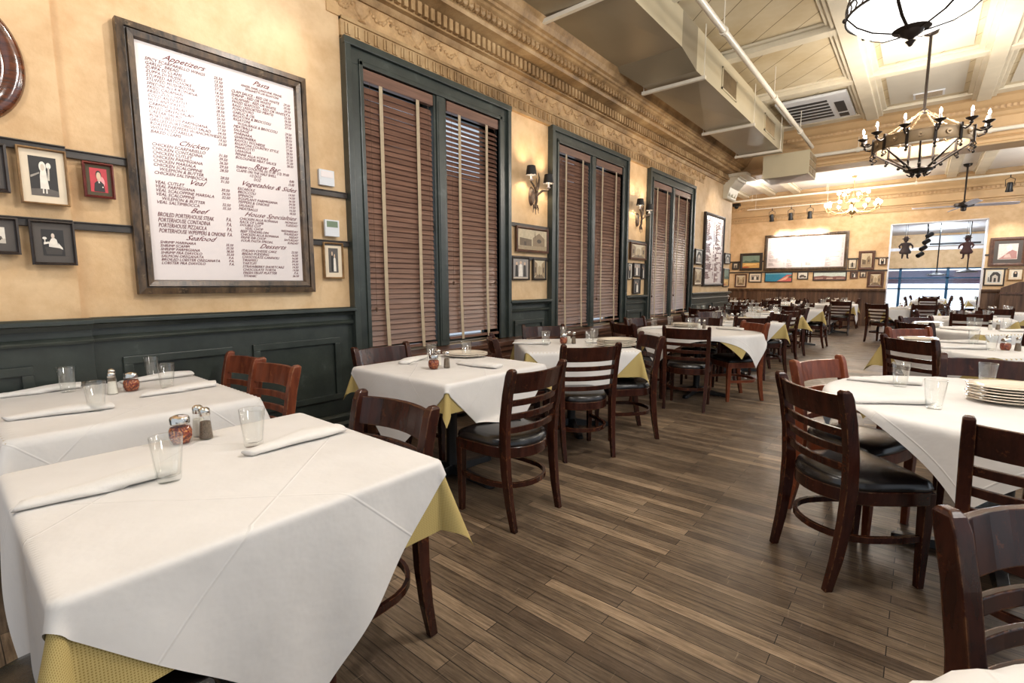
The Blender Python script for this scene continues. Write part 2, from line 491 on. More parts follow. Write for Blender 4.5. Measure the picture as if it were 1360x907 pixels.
# ------------------------------------------------------------------ geometry helpers
class MB:
    def __init__(s):
        s.v, s.f, s.mi = [], [], []

    def add(s, vs, fs, mi=0):
        b = len(s.v)
        s.v += [tuple(p) for p in vs]
        s.f += [tuple(i + b for i in f) for f in fs]
        s.mi += [mi] * len(fs)
        return s

    def box(s, x0, x1, y0, y1, z0, z1, mi=0, rz=0.0, c=None):
        vs = [(x, y, z) for z in (z0, z1) for (x, y) in ((x0, y0), (x1, y0), (x1, y1), (x0, y1))]
        if rz:
            cx, cy = c if c else ((x0 + x1) / 2, (y0 + y1) / 2)
            vs = [(cx + (x - cx) * cos(rz) - (y - cy) * sin(rz), cy + (x - cx) * sin(rz) + (y - cy) * cos(rz), z) for x, y, z in vs]
        return s.add(vs, [(3, 2, 1, 0), (4, 5, 6, 7), (0, 1, 5, 4), (1, 2, 6, 5), (2, 3, 7, 6), (3, 0, 4, 7)], mi)

    def loft(s, rings, closed=True, cap=True, mi=0):
        n = len(rings[0])
        vs = [p for r in rings for p in r]
        fs = []
        for k in range(len(rings) - 1):
            for i in range(n if closed else n - 1):
                j = (i + 1) % n
                fs.append((k * n + i, k * n + j, (k + 1) * n + j, (k + 1) * n + i))
        if cap and closed:
            fs.append(tuple(range(n - 1, -1, -1)))
            m = (len(rings) - 1) * n
            fs.append(tuple(range(m, m + n)))
        return s.add(vs, fs, mi)

    def lathe(s, prof, n=24, c=(0, 0, 0), sx=1.0, sy=1.0, mi=0, cap=False):
        rings = []
        for r, z in prof:
            rings.append([(c[0] + r * sx * cos(2 * pi * i / n), c[1] + r * sy * sin(2 * pi * i / n), c[2] + z) for i in range(n)])
        return s.loft(rings, True, cap, mi)

    def tube(s, pts, r, n=8, mi=0, cap=True, flat=None):
        pts = [Vector(p) for p in pts]
        rr = r if isinstance(r, (list, tuple)) else [r] * len(pts)
        rings = []
        prev = None
        for i, p in enumerate(pts):
            if i == 0:
                d = pts[1] - p
            elif i == len(pts) - 1:
                d = p - pts[i - 1]
            else:
                d = pts[i + 1] - pts[i - 1]
            d = d.normalized()
            if prev is None:
                up = Vector((0, 0, 1)) if abs(d.z) < 0.9 else Vector((1, 0, 0))
                a = d.cross(up).normalized()
            else:
                a = (prev - d * prev.dot(d)).normalized()
            prev = a
            b = d.cross(a)
            fa, fb = flat if flat else (1, 1)
            rings.append([tuple(p + a * (cos(2 * pi * k / n) * rr[i] * fa) + b * (sin(2 * pi * k / n) * rr[i] * fb)) for k in range(n)])
        return s.loft(rings, True, cap, mi)

    def sweep_rect(s, pts, w, h, mi=0):
        # rectangular section w (sideways, horizontal) x h (vertical) along pts
        pts = [Vector(p) for p in pts]
        rings = []
        for i, p in enumerate(pts):
            d = (pts[min(i + 1, len(pts) - 1)] - pts[max(i - 1, 0)])
            d.z = 0
            d = d.normalized()
            sd = Vector((-d.y, d.x, 0))
            rings.append([tuple(p + sd * (a * w / 2) + Vector((0, 0, b * h / 2))) for a, b in ((-1, -1), (1, -1), (1, 1), (-1, 1))])
        return s.loft(rings, True, True, mi)

    def prism(s, poly, a0, a1, axis='z', mi=0):
        def P(u, v, w):
            return {'z': (u, v, w), 'y': (u, w, v), 'x': (w, u, v)}[axis]
        return s.loft([[P(u, v, a0) for u, v in poly], [P(u, v, a1) for u, v in poly]], True, True, mi)

    def sphere(s, c, r, n=12, m=8, mi=0, sz=1.0):
        prof = [(max(1e-4, r * sin(pi * k / m)), -r * sz * cos(pi * k / m)) for k in range(m + 1)]
        return s.lathe(prof, n, c, mi=mi, cap=True)

    def mesh(s, name, mats, smooth=False, bevel=0.0, fix=True):
        me = bpy.data.meshes.new(name)
        me.from_pydata(s.v, [], s.f)
        if not isinstance(mats, (list, tuple)):
            mats = [mats]
        for m in mats:
            me.materials.append(m)
        for p, k in zip(me.polygons, s.mi):
            p.material_index = k
        bm = bmesh.new()
        bm.from_mesh(me)
        if fix:
            bmesh.ops.recalc_face_normals(bm, faces=bm.faces)
        if bevel:
            es = [e for e in bm.edges if len(e.link_faces) == 2 and e.calc_face_angle(0) > 0.6]
            bmesh.ops.bevel(bm, geom=es, offset=bevel, segments=2, affect='EDGES', profile=0.6, clamp_overlap=True)
        bm.to_mesh(me)
        bm.free()
        if smooth:
            for p in me.polygons:
                p.use_smooth = True
            if smooth != 'all':
                me.set_sharp_from_angle(angle=radians(38))
        me.update()
        return me

    def build(s, name, mats, parent=None, smooth=False, bevel=0.0, loc=None, rot=None, fix=True):
        me = s.mesh(name, mats, smooth, bevel, fix)
        o = bpy.data.objects.new(name, me)
        COL.objects.link(o)
        if parent:
            o.parent = parent
        if loc is not None:
            o.location = loc
        if rot is not None:
            o.rotation_euler = rot
        return o


def tag(o, label=None, cat=None, group=None, kind=None):
    if label:
        o['label'] = label
    if cat:
        o['category'] = cat
    if group:
        o['group'] = group
    if kind:
        o['kind'] = kind
    return o


def thing(name, label, cat, loc=(0, 0, 0), rz=0.0, group=None):
    o = bpy.data.objects.new(name, None)
    COL.objects.link(o)
    o.empty_display_size = 0.1
    o.location = loc
    o.rotation_euler = (0, 0, rz)
    return tag(o, label, cat, group)


def struct(name, mb, mats, **kw):
    return tag(mb.build(name, mats, **kw), kind='structure')


def struct_empty(name, loc=(0, 0, 0)):
    o = bpy.data.objects.new(name, None)
    COL.objects.link(o)
    o.location = loc
    return tag(o, kind='structure')


def dup(root, loc, rz=0.0, label=None, group=None):
    r = root.copy()
    COL.objects.link(r)
    r.location = loc
    r.rotation_euler = (0, 0, rz)
    if label:
        r['label'] = label
    if group:
        r['group'] = group
    elif 'group' in r.keys():
        del r['group']
    for ch in list(root.children):
        c = ch.copy()
        COL.objects.link(c)
        c.parent = r
        c.matrix_parent_inverse = ch.matrix_parent_inverse.copy()
        for g in ch.children:
            d = g.copy()
            COL.objects.link(d)
            d.parent = c
            d.matrix_parent_inverse = g.matrix_parent_inverse.copy()
    return r


def text_mesh(body, size, mat, align='LEFT', shear=0.0, spacing=1.0, width=1.0):
    cu = bpy.data.curves.new('lettering', 'FONT')
    cu.body = body
    cu.size = size
    cu.shear = shear
    cu.align_x = align
    cu.align_y = 'TOP'
    cu.space_line = spacing
    cu.extrude = 0.0006
    cu.resolution_u = 2
    o = bpy.data.objects.new('lettering', cu)
    COL.objects.link(o)
    dg = bpy.context.evaluated_depsgraph_get()
    me = bpy.data.meshes.new_from_object(o.evaluated_get(dg))
    bpy.data.objects.remove(o, do_unlink=True)
    bpy.data.curves.remove(cu)
    for v in me.vertices:
        x, y, z = v.co
        v.co = (x * width, -z, y)
    me.materials.clear()
    me.materials.append(mat)
    return me


def letters(body, size, mat, parent, x, z, y=0.0, **kw):
    me = text_mesh(body, size, mat, **kw)
    o = bpy.data.objects.new('lettering', me)
    COL.objects.link(o)
    o.parent = parent
    o.location = (x, y, z)
    return o
# ================================================================== THE ROOM
XW = -3.55           # left wall plane
YB = 11.9            # near face of the cross beam
YC = 12.35           # end corner of the left wall
YF = 18.46           # far wall plane
HC, HF = 4.42, 4.25  # ceilings
XL2 = -5.6           # left wall beyond the corner
WIN = [(2.20, 4.165), (4.93, 6.94), (7.69, 9.76)]
ZW0, ZW1 = 0.71, 3.17
CW = 0.165           # casing width

struct('floor', MB().box(XL2 - 0.3, 5.2, -3.2, 27.5, -0.06, 0.0), M['floor'])
# ---- left wall with three window holes
w = MB()
w.box(XW - 0.25, XW, -3.2, YC, 0, 0.70)
w.box(XW - 0.25, XW, -3.2, YC, 3.01, HC)
ys = [-3.2] + [v for a, b in WIN for v in (a + CW, b - CW)] + [YC]
for k in range(0, len(ys), 2):
    w.box(XW - 0.25, XW, ys[k], ys[k + 1], 0.70, 3.01)
w.box(XW, XW + 0.05, -3.2, 0.535, 0, HC)          # the thicker stretch of wall at the left
w.box(XL2, XW - 0.25, YC - 0.25, YC, 0, HC)        # return beyond the corner
w.box(XL2 - 0.2, XL2, YC - 0.25, YF, 0, HC)
struct('wall_left', w, M['plaster'])
# ---- far wall with the doorway into the front room
w = MB()
DX0, DX1, DZ = -0.80, 1.27, 3.03
w.box(XL2, DX0, YF, YF + 0.3, 0, HC)
w.box(DX1, 5.2, YF, YF + 0.3, 0, HC)
w.box(DX0, DX1, YF, YF + 0.3, DZ, HC)
struct('wall_far', w, M['plaster'])
d = struct_empty('door_1', (0, YF, 0))
w = MB()
w.box(DX0 - 0.012, DX0 + 0.02, -0.01, 0.33, 0, DZ).box(DX1 - 0.02, DX1 + 0.012, -0.01, 0.33, 0, DZ).box(DX0, DX1, -0.01, 0.33, DZ - 0.02, DZ + 0.012)
w.build('door_lining', M['whitewall'], d)

# ---- wainscot, left wall (green)
w = MB()
cap = [(0, 1.06), (0.035, 1.06), (0.045, 1.085), (0.075, 1.09), (0.075, 1.112), (0.06, 1.122), (0, 1.122)]
sub = [(0, 0.985), (0.03, 0.985), (0.035, 1.00), (0.018, 1.02), (0, 1.02)]
bas = [(0, 0), (0.035, 0), (0.035, 0.16), (0.05, 0.175), (0.03, 0.20), (0.04, 0.245), (0.022, 0.265), (0, 0.265)]


def frame_rect(w, x, y0, y1, z0, z1, t=0.045, d=0.022):
    for (a, b, c_, e) in ((y0, y1, z1 - t, z1), (y0, y1, z0, z0 + t), (y0, y0 + t, z0 + t, z1 - t), (y1 - t, y1, z0 + t, z1 - t)):
        w.box(x, x + d, a, b, c_, e)
        w.box(x, x + d * 0.5, a + (t * .6 if a == y0 and b == y0 + t else 0), b, c_, e)


def wainscot_run(w, x, y0, y1, panels):
    w.box(x, x + 0.015, y0, y1, 0, 1.09)
    for prof in (cap, sub, bas):
        w.loft([[(x + 0.012 + p, y0, z) for p, z in prof], [(x + 0.012 + p, y1, z) for p, z in prof]])
    for a, b, z0, z1 in panels:
        frame_rect(w, x + 0.015, a, b, z0, z1)


wainscot_run(w, XW + 0.05, -3.2, 0.57, [(-2.9, -1.7, 0.39, 0.885), (-1.5, -0.3, 0.39, 0.885), (-0.15, 0.32, 0.39, 0.885)])
wainscot_run(w, XW, 0.57, WIN[0][0] + 0.01, [(0.70, 1.29, 0.39, 0.885), (1.42, 2.08, 0.39, 0.885)])
wainscot_run(w, XW, WIN[0][1] - 0.01, WIN[1][0] + 0.01, [(4.27, 4.83, 0.39, 0.885)])
wainscot_run(w, XW, WIN[1][1] - 0.01, WIN[2][0] + 0.01, [(7.04, 7.59, 0.39, 0.885)])
wainscot_run(w, XW, WIN[2][1] - 0.01, YC, [(9.9, 11.0, 0.39, 0.885), (11.15, 12.25, 0.39, 0.885)])
w.box(XW, XW + 0.02, WIN[0][0], WIN[2][1], 0, 0.66)
struct('trim_1', w, M['green'], bevel=0.003)
# ---- wainscot, far wall (brown boards)
w = MB()
for a, b in ((XL2, DX0), (DX1, 5.2)):
    w.box(a, b, YF - 0.03, YF, 0.12, 1.06)
    w.loft([[(a, YF - p, z) for p, z in [(0, 1.04), (0.05, 1.04), (0.06, 1.08), (0.085, 1.09), (0.085, 1.14), (0, 1.14)]],
            [(b, YF - p, z) for p, z in [(0, 1.04), (0.05, 1.04), (0.06, 1.08), (0.085, 1.09), (0.085, 1.14), (0, 1.14)]]])
    w.box(a, b, YF - 0.05, YF, 0, 0.14)
    n = int((b - a) / 0.12)
    for k in range(n):
        xx = a + (k + 0.5) * (b - a) / n
        w.box(xx - 0.045, xx + 0.045, YF - 0.036, YF - 0.028, 0.14, 1.04)
struct('trim_2', w, M['wains'])

# ---- windows: casing, mullion, glass
for k, (a, b) in enumerate(WIN):
    wd = struct_empty('window_%d' % (k + 1), (XW, (a + b) / 2, ZW0))
    h = (b - a) / 2
    top = ZW1 - ZW0
    c = MB()
    for s in (-1, 1):
        o0, i0 = s * h, s * (h - CW)
        lo, hi = min(o0, i0), max(o0, i0)
        c.box(0, 0.045, lo, hi, 0, top - CW)
        e0, e1 = (o0, o0 - s * 0.05)
        c.box(0.04, 0.075, min(e0, e1), max(e0, e1), 0, top)
        e0, e1 = (i0, i0 + s * 0.035)
        c.box(0.04, 0.058, min(e0, e1), max(e0, e1), 0, top - 0.12)
        c.box(-0.2, 0.04, min(i0, i0 + s * .01) - (0.02 if s < 0 else 0.0) * 0, max(i0, i0 + s * .01), 0, top - CW)
    c.box(0, 0.045, -h, h, top - CW, top)
    c.box(0.04, 0.078, -h - 0.005, h + 0.005, top - 0.05, top + 0.004)
    c.box(0.04, 0.058, -h + 0.13, h - 0.13, top - CW, top - CW + 0.035)
    c.box(-0.2, 0.04, -h + CW, h - CW, top - CW, top - CW + 0.012)
    c.build('casing', M['green'], wd, bevel=0.006)
    c = MB().box(-0.2, 0.035, -0.075, 0.075, 0, top - CW).box(0.03, 0.05, -0.05, 0.05, 0, top - CW).box(0.045, 0.055, -0.035, 0.035, 0.05, top - CW - 0.05)
    c.build('mullion', M['green'], wd, bevel=0.005)
    for s in (-1, 1):
        y0, y1 = (0.075, h - CW) if s > 0 else (-h + CW, -0.075)
        c = MB()
        for (p, q, r_, t_) in ((y0, y0 + .05, 0, top - CW), (y1 - .05, y1, 0, top - CW), (y0, y1, 0, 0.06), (y0, y1, top - CW - .06, top - CW), (y0, y1, 1.12, 1.18)):
            c.box(-0.19, -0.15, p, q, r_, t_)
        sh = c.build('sash', M['green'], wd)
        MB().box(-0.172, -0.168, y0 + .04, y1 - .04, 0.05, top - CW - .05).build('pane', M['pane'], sh)

# ---- long dark window ledge
w = MB()
w.box(XW + 0.02, XW + 0.25, WIN[0][0] + 0.03, WIN[2][1] + 0.05, 0.655, 0.705)
w.box(XW + 0.02, XW + 0.225, WIN[0][0] + 0.05, WIN[2][1] + 0.03, 0.60, 0.66)
w.box(XW + 0.02, XW + 0.20, WIN[0][0] + 0.07, WIN[2][1] + 0.01, 0.05, 0.605)
for k in range(15):
    y = WIN[0][0] + 0.12 + k * 0.5
    w.box(XW + 0.19, XW + 0.212, y, y + 0.42, 0.12, 0.54)
struct('trim_3', w, M['ledge'], bevel=0.006)

# ---- cornice, left wall
w = MB()
prof = [(0, 3.50), (0.03, 3.50), (0.045, 3.525), (0.055, 3.545), (0.10, 3.55), (0.10, 3.56), (0.085, 3.57), (0.085, 3.68), (0.13, 3.69),
        (0.235, 3.70), (0.245, 3.73), (0.27, 3.75), (0.30, 3.80), (0.33, 3.815), (0.345, 3.83), (0.37, 3.835), (0.375, 3.86), (0.41, 3.87),
        (0.43, 3.92), (0.50, 4.02), (0.60, 4.14), (0.66, 4.20), (0.675, 4.25), (0.72, 4.27), (0.73, 4.30), (0.80, 4.33), (0.86, HC), (0, HC)]
w.loft([[(XW + p, -3.2, z) for p, z in prof], [(XW + p, YB, z) for p, z in prof]])
y = -3.1
while y < YB - 0.1:
    w.box(XW + 0.08, XW + 0.128, y, y + 0.042, 3.575, 3.672)
    y += 0.072
y = -3.1
while y < YB - 0.1:
    w.sphere((XW + 0.285, y, 3.765), 0.03, 6, 4, sz=1.1)
    w.box(XW + 0.25, XW + 0.31, y + 0.033, y + 0.04, 3.735, 3.80)
    y += 0.075
struct('trim_4', w, M['cornice'])
# ---- small dentil string and relief frieze over the windows
w = MB()
ya, yb = WIN[0][0] + 0.0, WIN[2][1] + 0.02
w.box(XW, XW + 0.03, ya, yb, 3.17, 3.32)
w.box(XW, XW + 0.045, ya, yb, 3.30, 3.325)
w.box(XW, XW + 0.04, ya, yb, 3.165, 3.185)
y = ya + 0.03
while y < yb - 0.06:
    w.box(XW + 0.028, XW + 0.042, y, y + 0.018, 3.205, 3.285)
    w.box(XW + 0.028, XW + 0.042, y + 0.026, y + 0.044, 3.205, 3.285)
    y += 0.088
struct('trim_5', w, M['cornice'])
w = MB()
w.box(XW, XW + 0.012, ya - 0.1, 10.35, 3.325, 3.505)
y = ya + 0.2
k = 0
while y < 10.2:
    # urn in relief
    w.lathe([(0.012, 0.0), (0.03, 0.01), (0.012, 0.03), (0.03, 0.05), (0.055, 0.09), (0.05, 0.12), (0.06, 0.135), (0.0, 0.14)], 12, (XW + 0.010, y, 3.342), 0.55, 1.25)
    # swags either side
    for s in (-1, 1):
        for q in range(7):
            tt = (q + .5) / 7
            w.sphere((XW + 0.012, y + s * (0.07 + 0.19 * tt) + .006 * sin(q * 5.1), 3.462 - 0.05 * sin(pi * tt) + .005 * cos(q * 7.3)), 0.013 + .006 * sin(pi * tt) + .003 * sin(q * 3.7), 7, 5)
        w.sphere((XW + 0.014, y + s * 0.27, 3.47), 0.020, 8, 5)
        w.sphere((XW + 0.012, y + s * 0.275, 3.43), 0.013, 7, 5)
    y += 0.55
struct('trim_6', w, M['relief'], smooth=True)
# ---- cross beam with its cornice, soffit and corbel
w = MB()
w.box(XL2, 5.2, YB, YB + 0.5, 3.65, HC)
pr = [(0, 4.10), (0.03, 4.12), (0.06, 4.17), (0.12, 4.20), (0.13, 4.25), (0.20, 4.28), (0.30, 4.35), (0.42, 4.38), (0.44, HC), (0, HC)]
w.loft([[(XW, YB - p, z) for p, z in pr], [(5.2, YB - p, z) for p, z in pr]])
pr = [(0, 3.65), (0.035, 3.65), (0.05, 3.68), (0.02, 3.70), (0.03, 3.74), (0.06, 3.76), (0.03, 3.79), (0, 3.80)]
w.loft([[(XW, YB - p, z) for p, z in pr], [(5.2, YB - p, z) for p, z in pr]])
x = XW + 0.9
while x < 5.0:
    w.box(x, x + 0.04, YB - 0.15, YB - 0.11, 4.20, 4.25)
    x += 0.075
struct('trim_7', w, M['tan'])
w = MB()
sc = [(0, 3.19), (0.08, 3.19), (0.10, 3.22), (0.10, 3.27), (0.12, 3.30), (0.15, 3.42), (0.22, 3.50), (0.26, 3.56), (0.30, 3.57), (0.30, 3.61), (0.34, 3.62), (0.34, 3.66), (0, 3.66)]
w.loft([[(XW + p, 11.62, z) for p, z in sc], [(XW + p, 12.28, z) for p, z in sc]])
for q in (11.74, 11.95, 12.16):
    w.box(XW + 0.1, XW + 0.13, q - 0.04, q + 0.04, 3.25, 3.5)
w.box(XW, XW + 0.5, 11.55, 12.35, 3.63, 3.70)
struct('trim_8', w, M['beam'], bevel=0.008)
# ---- ceilings
struct('ceiling', MB().box(XW - 0.25, 5.2, -3.2, YB, HC, HC + 0.08), M['ceiling'])
struct('ceiling_far', MB().box(XL2 - 0.2, 5.2, YB + 0.4, YF + 0.2, HF, HF + 0.08), M['ceil_far'])
w = MB()
for x in (-0.91, 0.57, 2.05, 3.53):
    w.box(x - 0.21, x + 0.21, -3.2, YB - 0.4, HC - 0.035, HC)
    w.box(x - 0.15, x + 0.15, -3.2, YB - 0.4, HC - 0.08, HC - 0.03)
    w.box(x - 0.09, x + 0.09, -3.2, YB - 0.4, HC - 0.12, HC - 0.07)
w.box(-2.52, -2.40, -3.2, YB - 0.4, HC - 0.06, HC)
w.box(-2.60, -2.34, -3.2, YB - 0.4, HC - 0.03, HC)
for y in (-0.45, 1.5, 3.45, 5.4, 7.35, 9.3):
    w.box(-2.7, 5.2, y - 0.14, y + 0.14, HC - 0.032, HC)
    w.box(-2.7, 5.2, y - 0.085, y + 0.085, HC - 0.10, HC - 0.03)
w.box(-2.7, 5.2, YB - 0.62, YB - 0.4, HC - 0.05, HC)
struct('trim_9', w, M['beam'], bevel=0.008)
w = MB()
ysb = (-2.4, -0.45, 1.5, 3.45, 5.4, 7.35, 9.3, 11.35)
for i in range(7):
    for (a, b) in ((-0.70, 0.36), (0.78, 1.84), (2.26, 3.32)):
        w.box(a + 0.06, b - 0.06, ysb[i] + 0.22, ysb[i + 1] - 0.22, HC - 0.012, HC + 0.01)
struct('ceiling_panels', w, M['ceil_plain'])
# far ceiling beams
w = MB()
for x in (-4.75, -3.95, -3.25, 0.42, 0.98, 2.6):
    w.box(x - 0.10, x + 0.10, YB + 0.5, YF - 0.3, HF - 0.10, HF)
    w.box(x - 0.14, x + 0.14, YB + 0.5, YF - 0.3, HF - 0.03, HF)
struct('trim_10', w, M['beam'], bevel=0.006)
# far cornice
w = MB()
pr = [(0, 3.38), (0.03, 3.38), (0.045, 3.41), (0.03, 3.43), (0.03, 3.50), (0.06, 3.51), (0.07, 3.55), (0.12, 3.56), (0.05, 3.58), (0.05, 3.78), (0.08, 3.80), (0.08, 3.88),
      (0.12, 3.89), (0.16, 3.95), (0.26, 4.02), (0.34, 4.12), (0.42, 4.16), (0.42, HF), (0, HF)]
w.loft([[(XL2, YF - p, z) for p, z in pr], [(5.2, YF - p, z) for p, z in pr]])
x = XL2 + 0.1
while x < 3.2:
    w.box(x, x + 0.045, YF - 0.05, YF - 0.028, 3.435, 3.495)
    w.box(x, x + 0.045, YF - 0.115, YF - 0.075, 3.81, 3.875)
    x += 0.09
struct('trim_11', w, M['tan'])

# ================================================================== FRONT ROOM AND STREET
w = MB()
w.box(-3.6, -3.4, YF + 0.3, 26.6, 0, 3.4)
w.box(3.6, 3.8, YF + 0.3, 26.6, 0, 3.4)
w.box(-3.6, 3.8, 26.4, 26.6, 1.92, 3.4)
w.box(-3.6, -2.2, 26.4, 26.6, 0, 1.95)
w.box(2.4, 3.8, 26.4, 26.6, 0, 1.95)
struct('wall_front', w, M['plaster'])
struct('ceiling_front', MB().box(-3.6, 3.8, YF + 0.3, 26.6, 3.3, 3.4), M['whitewall'])
sf = struct_empty('window_4', (0, 26.4, 0))
w = MB()
for x in (-2.2, -0.75, 0.75, 2.3):
    w.box(x, x + 0.09, 0, 0.12, 0, 1.95)
for z in (0.0, 1.05, 1.50, 1.88):
    w.box(-2.2, 2.4, 0, 0.12, z, z + 0.05)
w.build('window_frame', M['bluepaint'], sf)
MB().box(-2.15, 2.35, 0.055, 0.065, 0.05, 1.9).build('pane', M['pane'], sf)
# street outside
struct('pavement', MB().box(-12, 12, 27.5, 45, -0.1, -0.02), M['street'])
bd = thing('street_building', 'sunlit pale building across the street, glimpsed through the front windows', 'building', (0, 40, 0))
MB().box(-16, 16, 0, 6, 0, 9).build('wall', M['street'], bd)
for k in range(9):
    MB().box(-14 + 3.2 * k, -12.6 + 3.2 * k, -.05, .05, 2.4, 4.4).build('window', M['dark'], bd)
aw = thing('awning', 'violet-grey street awning outside the front room windows', 'awning', (0, 26.7, 1.45))
MB().loft([[(-3.2, 0, 0.38), (-3.2, 1.0, 0.0), (-3.2, 1.0, -0.16), (-3.2, 0.95, -0.16), (-3.2, 0.95, -0.02), (-3.2, 0, 0.34)],
           [(3.4, 0, 0.38), (3.4, 1.0, 0.0), (3.4, 1.0, -0.16), (3.4, 0.95, -0.16), (3.4, 0.95, -0.02), (3.4, 0, 0.34)]]).build('canopy', M['awning'], aw)
MB().tube([(-3, 0, 0), (-3, 0.95, -0.05)], 0.02).tube([(3.2, 0, 0), (3.2, 0.95, -0.05)], 0.02).build('bracket', M['black'], aw)
# long white box and beam high in the front room
t_ = thing('air_conditioner', 'long white wall air conditioner seen through the far doorway', 'air conditioner', (0.9, 26.38, 2.78))
MB().box(-0.85, 0.85, -0.28, 0, 0, 0.42).build('casing', M['acwhite'], t_, bevel=0.03)
MB().box(-0.75, 0.75, -0.295, -0.27, 0.05, 0.12).build('air_outlet', M['dark'], t_)
struct('trim_12', MB().box(-3.4, 3.6, 22.6, 22.75, 2.46, 2.56), M['whitewall'])

# ================================================================== BLINDS
WN = ['nearest', 'middle', 'farthest']


def blind(y0, y1, label, gap_top, lift=0.0):
    t = thing('venetian_blind', label, 'window blind', (XW - 0.012, (y0 + y1) / 2, ZW0), 0, 'brown wooden blinds in the windows')
    h = (y1 - y0) / 2 - 0.006
    top = ZW1 - ZW0 - CW
    MB().box(0.0, 0.05, -h, h, top - 0.10, top - 0.008).build('headrail', M['slat'], t, bevel=0.006)
    m = MB()
    z = top - 0.16
    i = 0
    zb = 0.035 + lift
    rnd = random.Random(int(y0 * 100))
    while z > zb + 0.03:
        u = 1 - z / top
        tilt = radians(72 + rnd.uniform(-2, 2))
        if gap_top and u < 0.30:
            tilt = radians(44 + 60 * u + rnd.uniform(-3, 3))
        c, s = cos(tilt) * 0.0255, sin(tilt) * 0.0255
        sag = rnd.uniform(-0.002, 0.002)
        x = 0.022
        ts = 0.0016
        # room-side edge lower
        m.loft([[(x + c, yy, z - s + sg), (x + c + ts, yy, z - s + ts + sg), (x - c + ts, yy, z + s + ts + sg), (x - c, yy, z + s + sg)] for yy, sg in ((-h + 0.004, 0), (0, sag), (h - 0.004, 0))])
        z -= 0.0445
        i += 1
    m.box(0.0, 0.045, -h, h, zb - 0.012, zb + 0.012)
    m.build('slats', M['slat'], t)
    for fr in (-0.56, 0.50):
        pts = [(0.052, fr * h, top - 0.1), (0.050, fr * h, top * 0.5), (0.050, fr * h, top * 0.2), (0.053, fr * h + 0.01, zb + 0.03), (0.050, fr * h + 0.016, zb - 0.02)]
        mm = MB()
        rings = []
        for p in pts:
            rings.append([(p[0], p[1] - 0.017, p[2]), (p[0] + 0.002, p[1] - 0.017, p[2]), (p[0] + 0.002, p[1] + 0.017, p[2]), (p[0], p[1] + 0.017, p[2])])
        mm.loft(rings).build('ladder_tape', M['tape'], t)
    for fr, zz in ((-0.86, 0.40 if not gap_top else 0.62), (0.82, 0.62)):
        MB().tube([(0.056, fr * h, top - 0.1), (0.056, fr * h, zz)], 0.0016, 4).build('pull_cord', M['cord'], t)
        MB().lathe([(0.002, 0.0), (0.009, 0.012), (0.012, 0.03), (0.002, 0.04)], 8, (0.056, fr * h, zz - 0.04), cap=True).build('cord_tassel', M['cord'], t)


for k, (a, b) in enumerate(WIN):
    m_ = (a + b) / 2
    blind(a + CW + 0.005, m_ - 0.078, 'brown wooden venetian blind with tan tapes, left half of the %s window' % WN[k], False)
    blind(m_ + 0.078, b - CW - 0.005, 'brown wooden venetian blind with tan tapes, right half of the %s window' % WN[k], k == 0, 0.03)

# ================================================================== PICTURE RAILS
w = MB()
for (a, b, x) in ((-3.2, 0.535, XW + 0.05), (0.535, 0.86, XW), (1.86, WIN[0][0], XW)):
    for z in (1.995, 1.62):
        w.box(x, x + 0.025, a, b, z - 0.024, z + 0.02)
        w.box(x, x + 0.035, a, b, z + 0.012, z + 0.02)
for (a, b) in ((WIN[0][1], WIN[1][0]), (WIN[1][1], WIN[2][0]), (WIN[2][1], 10.42), (11.75, YC)):
    for z in (1.965, 1.60):
        w.box(XW, XW + 0.025, a, b, z - 0.02, z + 0.02)
struct('trim_13', w, M['rail'], bevel=0.003)
w = MB()
for (a, b) in ((XL2, DX0), (DX1, 3.6)):
    for z in (2.06, 1.69):
        w.box(a, b, YF - 0.025, YF, z - 0.022, z + 0.022)
struct('trim_14', w, M['rail'])


# ================================================================== PICTURES
def pal(*c):
    return [plain('picture_tone_%02x%02x%02x' % x, srgb(*x), 0.5, 0, 0.12, 30) if 'picture_tone_%02x%02x%02x' % x not in bpy.data.materials
            else bpy.data.materials['picture_tone_%02x%02x%02x' % x] for x in c]


def ell(cx, cz, rx, rz, n=14):
    return [(cx + rx * cos(2 * pi * i / n), cz + rz * sin(2 * pi * i / n)) for i in range(n)]


def person(cx, base, h, wd=0.3):
    w_ = h * wd
    body = [(cx - w_ * .5, base), (cx + w_ * .5, base), (cx + w_ * .42, base + h * .45), (cx + w_ * .38, base + h * .72), (cx + w_ * .12, base + h * .80),
            (cx - w_ * .12, base + h * .80), (cx - w_ * .38, base + h * .72), (cx - w_ * .42, base + h * .45)]
    return body, ell(cx, base + h * .89, h * .085, h * .105)


